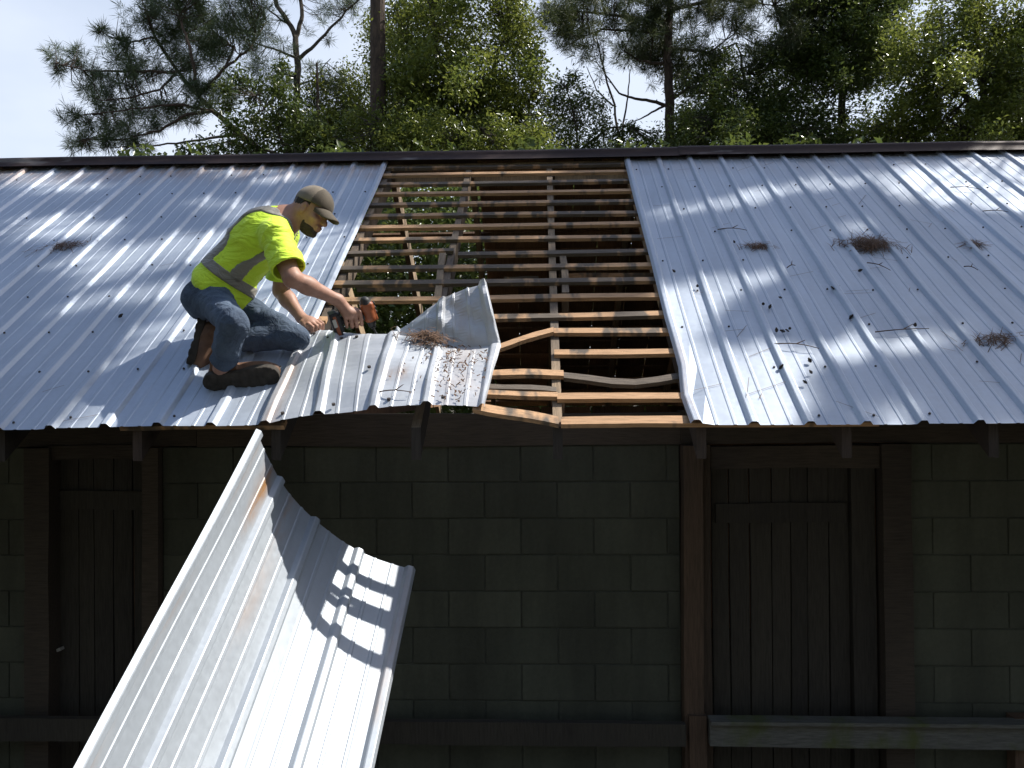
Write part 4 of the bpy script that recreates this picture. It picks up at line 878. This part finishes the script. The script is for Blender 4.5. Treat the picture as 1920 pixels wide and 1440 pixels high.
M_CAPF = cloth('olive_brown_cap', (.085, .066, .042), .2, 120); M_CAPM = cloth('grey_tan_mesh', (.20, .165, .12), .3, 260)
M_EYE = simple('eye', (.05, .04, .035), .2)

Y_ = at_y
# joints
HIPC = Y_(410, 562, .50); R_HIP = HIPC+np.array([.0, -.085, -.005]); L_HIP = HIPC+np.array([.02, .085, 0])
WAIST = Y_(425, 512, .50); CHEST = Y_(483, 450, .50); NECKB = Y_(537, 408, .49)
R_SH = Y_(516, 441, .335); L_SH = Y_(532, 436, .645)
R_EL = Y_(548, 522, .235); R_WR = Y_(634, 563, .40)
L_EL = Y_(527, 545, .74); L_WR = Y_(566, 597, .655)
HEADC = Y_(584, 396, .47)
R_KN = Y_(439, 606, .085); R_AN = Y_(414, 690, .20)
L_KN = Y_(553, 632, .455); L_AN = Y_(395, 640, .47)
TOR = unit(CHEST-WAIST)                      # along the torso
LAT = unit(np.array([0.06, -1, .05]))        # towards his right side (the camera)
LAT = unit(LAT-TOR*(LAT @ TOR)); FRT = np.cross(TOR, LAT); FRT = FRT if FRT[0]-FRT[2] > 0 else -FRT   # towards his chest
TF = [FRT, LAT, TOR]
HF, HR, HU = frame((.83, -.26, -.46), (.45, 0, .9)); HF, HR, HU = HF, HR, HU; HS = .87
def head_pt(f, r, u): return HEADC+HS*(HF*f+HR*r+HU*u)
# body: one continuous skin surface
lo = np.array([HIPC[0]-.22, -.12, .15]); hi = np.array([-1.28, .98, 1.12])
g = Grid(lo, hi, .0042)
g.ell(head_pt(-.012, 0, .030), [HF, HR, HU], HS*np.array((.100, .077, .092)), .02)
g.ell(head_pt(.028, 0, -.045), [HF, HR, HU], HS*np.array((.062, .056, .080)), .03)            # face and jaw
g.ell(head_pt(.062, 0, -.098), [HF, HR, HU], HS*np.array((.026, .030, .022)), .02)            # chin
g.cone(head_pt(.088, 0, .008), head_pt(.112, 0, -.030), .009, .0135, .012)         # nose
for s_ in (-1, 1):
    g.ell(head_pt(.108, s_*.011, -.034), [HF, HR, HU], HS*np.array((.010, .008, .007)), .006)
    g.ell(head_pt(.066, s_*.037, -.028), [HF, HR, HU], HS*np.array((.024, .024, .018)), .02)     # cheek
    g.cone(head_pt(.084, s_*.018, .020), head_pt(.076, s_*.05, .018), .009, .008, .012)      # brow
    g.ell(head_pt(.090, s_*.032, .000), [HF, HR, HU], HS*np.array((.012, .017, .010)), .006, sub=True)     # eye socket
    g.ell(head_pt(.080, s_*.031, .000), [HF, HR, HU], HS*np.array((.0125, .0125, .0115)), .004)
    g.ell(head_pt(-.004, s_*.078, -.006), [unit(HF-HR*s_*.5), HR, unit(HU-HF*.25)], HS*np.array((.019, .010, .032)), .006)    # ear
    g.ell(head_pt(.002, s_*.088, -.003), [HF, HR, HU], HS*np.array((.010, .008, .018)), .003, sub=True)
g.cone(head_pt(.092, -.018, -.062), head_pt(.092, .018, -.062), .007, .007, .008); g.cone(head_pt(.088, -.015, -.076), head_pt(.088, .015, -.076), .008, .008, .008)   # lips
g.cone(head_pt(-.035, 0, -.03), NECKB-TOR*.03, .058, .066, .03)
# torso under the shirt
g.ell(CHEST+FRT*.005, TF, (.105, .155, .17), .05); g.ell(WAIST, TF, (.095, .135, .15), .06); g.ell(HIPC, TF, (.11, .15, .12), .06)
g.cone(R_SH, NECKB-TOR*.02, .055, .05, .05); g.cone(L_SH, NECKB-TOR*.02, .055, .05, .05)
# arms
def arm(sh, el, wr):
    fd = unit(wr-el); g.cone(sh, el, .056, .041, .03); g.cone(el, el+(wr-el)*.35, .038, .040, .02); g.cone(el+(wr-el)*.3, wr, .040, .026, .02)
arm(R_SH, R_EL, R_WR); arm(L_SH, L_EL, L_WR)
# legs under the jeans
for a, b, c in ((R_HIP, R_KN, R_AN), (L_HIP, L_KN, L_AN)): g.cone(a, b, .070, .048, .04); g.cone(b, c, .046, .036, .03)
# right hand round the grip of the driver
TIP = Y_(706, 628, .545)
D_AX = unit(TIP-Y_(690, 577, .475))                    # axis of the tool head, pointing at the bit
HEADT = Y_(692, 590, .49)                              # middle of the tool head
BATT = Y_(628, 604, .44)
G_AX = unit(BATT-HEADT)                                # along the grip, from head to battery
G_C = HEADT+(BATT-HEADT)*.50
G_OUT = unit(np.cross(G_AX, D_AX)); G_OUT = G_OUT if G_OUT[1] < 0 else -G_OUT       # sideways, towards the camera
G_UP = unit(np.cross(G_OUT, G_AX)); G_UP = G_UP if G_UP[2] > 0 else -G_UP             # away from the roof: the back of the grip
palm = G_C+G_UP*.034+G_OUT*.012
g.cone(R_WR, palm+G_AX*.012, .027, .028, .02, flat=(G_OUT, 1.15)); g.ell(palm, [G_AX, G_OUT, G_UP], (.046, .030, .021), .02)
for i in range(4):
    o = -.036+.0235*i; ln = (.95, 1.05, 1.0, .82)[i]; rr = (.0100, .0102, .0098, .0085)[i]
    k0 = palm+G_AX*o+G_OUT*.018+G_UP*.002; k1 = G_C+G_AX*o+G_OUT*(.036*ln**.3)-G_UP*.004; k2 = G_C+G_AX*o+G_OUT*.026-G_UP*.032*ln; k3 = G_C+G_AX*o+G_OUT*.002-G_UP*.036*ln
    g.cone(k0, k1, rr*1.12, rr, .004); g.cone(k1, k2, rr, rr*.95, .003); g.cone(k2, k3, rr*.95, rr*.82, .003)
t0 = palm-G_AX*.026-G_OUT*.014; t1 = G_C-G_AX*.044-G_OUT*.030+G_UP*.006; t2 = G_C-G_AX*.036-G_OUT*.030-G_UP*.022
g.cone(t0, t1, .013, .011, .006); g.cone(t1, t2, .011, .009, .003)
# left hand, a loose fist resting on the sheet
FH = unit(Y_(600, 612, .60)-L_WR); FUPV = unit(np.array([0, -.35, .94])-FH*(np.array([0, -.35, .94]) @ FH)); FS = np.cross(FH, FUPV)
lp = L_WR+FH*.050
g.cone(L_WR, lp, .026, .027, .02, flat=(FUPV, .85)); g.ell(lp+FH*.005, [FH, FS, FUPV], (.042, .042, .024), .015)
for i in range(4):
    o = FS*(-.033+.022*i); rr = (.0095, .0102, .010, .0088)[i]; k0 = lp+FH*.030+o+FUPV*.006; k1 = lp+FH*(.066-.004*abs(i-1.3))+o+FUPV*.0; k2 = lp+FH*.062+o-FUPV*.026; k3 = lp+FH*.036+o-FUPV*.027
    g.cone(k0, k1, rr*1.15, rr, .004); g.cone(k1, k2, rr, rr*.95, .003); g.cone(k2, k3, rr*.95, rr*.8, .003)
sd = -1 if (FS @ np.array([0, -1, 0])) < 0 else 1
g.cone(lp-FH*.012+FS*sd*.034, lp+FH*.030+FS*sd*.046-FUPV*.008, .013, .011, .008); g.cone(lp+FH*.030+FS*sd*.046-FUPV*.008, lp+FH*.052+FS*sd*.034-FUPV*.014, .011, .009, .003)
person = g.obj('person', M_SKIN)
tag(person, 'man in lime safety shirt, jeans and cap kneeling on the roof with a driver', 'person')

# shirt
def wrinkle(P, amp, fs, seed):
    r = np.random.default_rng(seed); out = np.zeros(P.shape[:-1], np.float32)
    for f in fs:
        d = unit(r.normal(0, 1, 3)); e = unit(r.normal(0, 1, 3)); out += np.sin(P @ d*f+1.7*np.sin(P @ e*f*.55+r.uniform(0, 6)))/len(fs)
    return out*amp
def folds(P, amp, fs, seed, sharp=.55):     # ridged folds: narrow creases between rounded swells
    r = np.random.default_rng(seed); out = np.zeros(P.shape[:-1], np.float32)
    for f in fs:
        d = unit(r.normal(0, 1, 3)); e = unit(r.normal(0, 1, 3)); e2 = unit(r.normal(0, 1, 3))
        out += (np.abs(np.sin(P @ d*f+1.5*np.sin(P @ e*f*.5+r.uniform(0, 6))+.8*np.sin(P @ e2*f*.9)))**sharp-.6)/len(fs)*(.5+.5*np.sin(P @ e2*9+r.uniform(0, 6)))
    return out*amp
lo = np.array([HIPC[0]-.22, .10, .40]); hi = np.array([NECKB[0]+.16, .86, 1.08])
s1 = Grid(lo, hi, .0048)
s1.ell(CHEST+FRT*.005, TF, (.128, .172, .19), .05); s1.ell(WAIST+FRT*.015, TF, (.128, .165, .17), .07); s1.ell(WAIST-TOR*.085+FRT*.03, TF, (.135, .178, .10), .05)
s1.cone(R_SH, NECKB-TOR*.035, .070, .060, .05); s1.cone(L_SH, NECKB-TOR*.035, .070, .060, .05)
def sleeve(sh, el, sub=False):
    d = el-sh; e = sh+d*.75; s1.cone(sh, e, .070, .080, .035)
sleeve(R_SH, R_EL); sleeve(L_SH, L_EL)
s1.cone(WAIST+FRT*.12-TOR*.02, WAIST+FRT*.16-TOR*.12, .05, .045, .05)          # cloth hanging forward at the belly
P = s1.pts()
ax_ = (P-WAIST) @ TOR; lt = (P-WAIST) @ LAT; fr = (P-WAIST) @ FRT
s1.D += wrinkle(P, .006, (22, 34, 28), 4)+folds(P, .026, (17, 24, 33, 20), 14, .7) + .004*np.sin(ax_*60+lt*25)*np.clip((.02-ax_)/.12, 0, 1)
base_shirt = s1.D.copy()
# hem, neckline, sleeve ends
hem = -(ax_+.162+.02*np.sin(lt*14)+.012*np.sin(fr*30)+.10*np.clip(-fr, -.2, .2)*0+.22*fr*.35)
s1.D = np.maximum(s1.D, hem)
nk = np.linalg.norm((P-(NECKB+TOR*.035+FRT*.02)), axis=-1)-.082; s1.D = np.maximum(s1.D, -nk)
for sh, el in ((R_SH, R_EL), (L_SH, L_EL)):
    d = unit(el-sh); L = np.linalg.norm(el-sh); cut = (P-(sh+d*L*.80)) @ d; near = np.linalg.norm(P-(sh+d*np.clip((P-sh) @ d, 0, L)[..., None]), axis=-1) < .135
    far = ((P-sh) @ d > .05) & near & ((P-CHEST) @ LAT*np.sign((sh-CHEST) @ LAT) > .10)
    s1.D = np.where(far, np.maximum(s1.D, cut), s1.D)
    hole = np.where(far, base_shirt+.010, 1.0); s1.D = np.maximum(s1.D, -np.maximum(hole, -((P-(sh+d*L*.50)) @ d)))
# hollow skirt below the waist so the hem reads as an edge
s1.D = np.maximum(s1.D, -np.maximum(base_shirt+.010, ax_+.055))
shirt = s1.obj('shirt', M_LIME, person)
# reflective bands sit 4 mm proud of the shirt
def band(mask_d, name):
    b = Grid(lo, hi, .0048); b.D = np.maximum(np.maximum(np.maximum(base_shirt-.0055, -(base_shirt+.004)), mask_d), np.maximum(hem, -nk)).astype(np.float32)
    for sh, el in ((R_SH, R_EL), (L_SH, L_EL)):
        dd = np.linalg.norm(P-(sh+(el-sh)*np.clip(((P-sh) @ (el-sh))/((el-sh) @ (el-sh)), 0, 1)[..., None]), axis=-1)-.088; b.D = np.maximum(b.D, -dd)
    return b.obj(name, M_STRIP, person)
band(np.abs(ax_-.005-.10*fr)-.025, 'reflective_band')
for sg in (1, -1): band(np.maximum(np.abs(lt*sg-.132+.03*np.clip(ax_/.2, 0, 1))-.023, .015-ax_), 'reflective_band')

# jeans
lo = np.array([HIPC[0]-.22, -.08, .15]); hi = np.array([L_KN[0]+.16, .80, HIPC[2]+.22]); j = Grid(lo, hi, .0048)
j.ell(HIPC-TOR*.01-FRT*.01, TF, (.118, .158, .125), .05); j.ell(HIPC-FRT*.055-TOR*.035+LAT*.07, TF, (.075, .080, .09), .05); j.ell(HIPC-FRT*.055-TOR*.035-LAT*.07, TF, (.085, .085, .10), .05)
for a, b, c in ((R_HIP, R_KN, R_AN), (L_HIP, L_KN, L_AN)):
    j.cone(a, b, .086, .060, .05); j.cone(b, b+(c-b)*.45, .059, .058, .035); j.cone(b+(c-b)*.4, c-(c-b)*.08, .058, .054, .03)
P = j.pts(); j.D += wrinkle(P, .004, (30, 46, 40), 9)+folds(P, .026, (22, 32, 46, 27), 19, .7)
for (a, b, c) in ((R_HIP, R_KN, R_AN), (L_HIP, L_KN, L_AN)):
    d = unit(c-b); L = np.linalg.norm(c-b); q = (P-b) @ d; j.D += np.where((q > L*.45), .006*np.sin(q*95+2*np.sin((P-b) @ LAT*25)), 0)*np.clip((q-L*.45)/.06, 0, 1)*(np.linalg.norm(P-(b+q[..., None]*d), axis=-1) < .1)
    far = (q > L*.6) & (np.linalg.norm((P-b)-q[..., None]*d, axis=-1) < .11); j.D = np.where(far, np.maximum(j.D, q-L*.93), j.D)
axj = (P-WAIST) @ TOR; j.D = np.where(np.linalg.norm(P-WAIST, axis=-1) < .24, np.maximum(j.D, axj-.02), j.D); jeans = j.obj('jeans', M_JEAN, person)

# boots
def boot(name, heel, toe, solen, ankle, seed):
    """heel, toe: points on the sole's mid line; solen: unit normal from sole into the boot"""
    f = unit(toe-heel); u = unit(solen-f*(solen @ f)); r = np.cross(f, u); L = np.linalg.norm(toe-heel)
    lo = np.minimum(np.minimum(heel, toe), ankle)-.14; hi = np.maximum(np.maximum(heel, toe), ankle)+.14; b = Grid(lo, hi, .0045)
    b.ell(heel+f*L*.72+u*.045, [f, r, u], (.095, .050, .042), .02); b.ell(heel+f*L*.42+u*.055, [f, r, u], (.10, .044, .055), .03); b.ell(heel+f*.05+u*.055, [f, r, u], (.055, .042, .055), .02)
    b.cone(heel+f*.06+u*.07, ankle, .050, .056, .03)
    q = b.pts(); b.D = np.maximum(b.D, -((q-heel) @ u-.016)).astype(np.float32); b.D += wrinkle(q, .0025, (60, 90), seed)
    top = unit(ankle-(heel+f*.06+u*.07)); b.D = np.maximum(b.D, (q-(ankle+top*.012)) @ top); o = b.obj('boot', M_BOOT, person)
    s = Grid(lo, hi, .0045); q = s.pts(); x = (q-heel) @ f; y = (q-heel) @ r; z = (q-heel) @ u
    wd = .043+.010*np.exp(-((x-L*.74)/.07)**2)-.006*np.exp(-((x-L*.42)/.05)**2); xc = np.clip(x, .03, L-.045); d2 = np.sqrt((x-xc)**2*.85+y**2)-wd
    th = .032-.008*np.exp(-((x-L*.42)/.035)**2)      # heel block and waist
    tread = .0035*((np.sin(x*150) > .2) & (z < .004)); s.D = np.maximum(d2, np.abs(z-.004)-th*.62+tread).astype(np.float32); s.obj('sole', M_SOLE, o); return o
boot('boot', Y_(388, 716, .205), Y_(523, 703, .25), unit(np.array([.02, .86, .50])), R_AN+unit(R_KN-R_AN)*.03, 3)
boot('boot', Y_(376, 603, .43), Y_(356, 681, .40), unit(np.array([.90, .34, .10])), L_AN+np.array([.03, 0, .0]), 5)

# hair, beard, cap
lo, hi = HEADC-.19, HEADC+.19
h = Grid(lo, hi, .0035); h.ell(head_pt(-.016, 0, .026), [HF, HR, HU], HS*np.array((.103, .081, .094)), .01); q = (h.pts()-HEADC)/HS; f_, r_, u_ = q @ HF, q @ HR, q @ HU
h.D = np.maximum(h.D, np.maximum(f_-.020+.0*u_, -(u_+.052+.35*f_))); h.D = np.maximum(h.D, -(np.linalg.norm((q-(HF*0-HU*.004))*1.0-HR*(np.sign(r_)*.082)[..., None], axis=-1)-.030)).astype(np.float32); h.D += wrinkle(h.pts(), .0022, (180, 240), 2); h.obj('hair', M_HAIR, person)
b = Grid(lo, hi, .0035); b.ell(head_pt(.029, 0, -.048), [HF, HR, HU], HS*np.array((.0645, .0582, .082)), .02); b.ell(head_pt(.064, 0, -.104), [HF, HR, HU], HS*np.array((.029, .032, .025)), .02); b.D += wrinkle(b.pts(), .0022, (170, 230), 6)
jaw = np.maximum(u_+.068+.10*np.clip(f_, 0, .2), -(f_-.004)+.0); side = np.maximum(-(f_-.003), f_-.028); side = np.maximum(side, u_+.0); lipcut = np.sqrt((f_-.10)**2+(u_+.070)**2)-.020
b.D = np.maximum(b.D, np.minimum(jaw, side)); b.D = np.maximum(b.D, -lipcut); b.D = np.maximum(b.D, (f_-.085)*np.where(u_ > -.055, 1, -1)*np.where(u_ > -.055, 1, 0)+np.where(u_ > -.055, 0, -1)).astype(np.float32); b.obj('beard', M_BEARD, person)
c = Grid(lo, hi, .0035); c.ell(head_pt(-.004, 0, .038), [HF, HR, HU], HS*np.array((.113, .090, .104)), .01); tilt = u_-.030+.16*(f_)*-1
c.D = np.maximum(c.D, -(u_-.036-.06*f_)).astype(np.float32); c.D += .0012*np.sin(np.arctan2(r_, f_)*6)
front = Grid(lo, hi, .0035); front.D = np.maximum(c.D, -(f_-.022)); back = Grid(lo, hi, .0035); back.D = np.maximum(c.D, f_-.022)
capb = back.obj('cap', M_CAPM, person); front.obj('front_panel', M_CAPF, capb)
mb = MB(); nr, nc = 9, 15; top = []; bot = []
for a in range(nr):
    for k in range(nc):
        s_ = -1+2*k/(nc-1); fr_ = .088*math.sqrt(max(0, 1-(s_*.80)**2)) ; ext = .082*math.sqrt(max(0, 1-abs(s_)**2.6)); ff = .004+fr_*1.06+ext*a/(nr-1); ss = s_*(.080-.004*a/(nr-1)); uu = .048+.015*0-.26*s_*s_*.10-.40*ext*a/(nr-1)-.018*(a/(nr-1))*s_*s_
        p = head_pt(ff, ss, uu); top.append(p+HU*.0022); bot.append(p-HU*.0022)
gf = grid_faces(nr, nc); mb.add(top, gf); mb.add(bot, [q[::-1] for q in gf]); n0 = nr*nc
for k in range(nc-1): i = (nr-1)*nc+k; mb.f.append((i, i+1, n0+i+1, n0+i)); mb.m.append(0)
for a in range(nr-1):
    for k in (0, nc-1): i = a*nc+k; mb.f.append((i, i+nc, n0+i+nc, n0+i)); mb.m.append(0)
mb.build('bill', M_CAPF, capb, True)

# ------------------------------------------------------------------ cordless driver in his hand
M_ORANGE = simple('orange_tool_plastic', (.31, .088, .032), .45, 0, .2, 18); M_BLACKP = simple('black_tool_rubber', (.022, .022, .023), .6, 0, .3, 25); M_STEEL = simple('steel', (.45, .45, .46), .3, .9); M_LABEL = simple('pale_battery_label', (.55, .53, .47), .5, 0, .1, 9)
lo, hi = np.minimum(np.minimum(HEADT, BATT), TIP)-.14, np.maximum(np.maximum(HEADT, BATT), TIP)+.14
DA, DS = D_AX, G_OUT; DG = unit(np.cross(DA, DS)); DG = DG if DG @ G_AX > 0 else -DG
d = Grid(lo, hi, .0032); d.cone(HEADT-DA*.048, HEADT+DA*.010, .030, .032, .01); d.box(HEADT-DA*.045, [DA, DS, DG], (.018, .026, .028), .010, .008); d.box(HEADT-DA*.01-DG*.022, [DA, DS, DG], (.045, .016, .014), .006, .006)
body_o = d.obj('cordless_driver', M_ORANGE); tag(body_o, "orange and black cordless driver in the worker's right hand, its bit on the sheet", 'power tool')
d = Grid(lo, hi, .0032); d.cone(HEADT+DG*.012, G_C+DG*.03, .021, .018, .01); d.cone(G_C+DG*.02, BATT-DG*.018, .018, .022, .01); d.obj('grip', M_BLACKP, body_o)
d = Grid(lo, hi, .0032); d.cone(HEADT+DA*.008, HEADT+DA*.050, .029, .019, .006); d.cone(HEADT-DA*.062, HEADT-DA*.070, .028, .024, .004)
for k in range(3): d.box(HEADT-DA*(.05-.022*k)-DG*.037, [DA, DS, DG], (.006, .014, .004), .002, .002)
d.obj('nose_housing', M_BLACKP, body_o)
mb = MB(); mb.tube([HEADT+DA*.048, HEADT+DA*.056, HEADT+DA*.072], [.015, .016, .011], 12); mb.build('chuck', M_STEEL, body_o, True)
mb = MB(); mb.tube([HEADT+DA*.07, TIP-DA*.012, TIP-DA*.010, TIP], [.0045, .0045, .006, .006], 8); mb.build('bit', M_BLACKP, body_o)
d = Grid(lo, hi, .0032); d.box(BATT+DA*.008, [DA, DS, DG], (.060, .034, .020), .008); d.box(BATT+DA*.006-DG*.022, [DA, DS, DG], (.045, .028, .008), .004, .004); bat = d.obj('battery', M_BLACKP, body_o)
d = Grid(lo, hi, .0032); d.box(BATT+DA*.010-DG*.002+DS*.004, [DA, DS, DG], (.050, .033, .009), .004); d.obj('battery_band', M_ORANGE, bat)
mb = MB(); o = BATT+DS*.0385; mb.box(o-DA*.006+DG*.004, DA*.020, DS*.0012, DG*.0085); mb.build('battery_label', M_LABEL, bat)
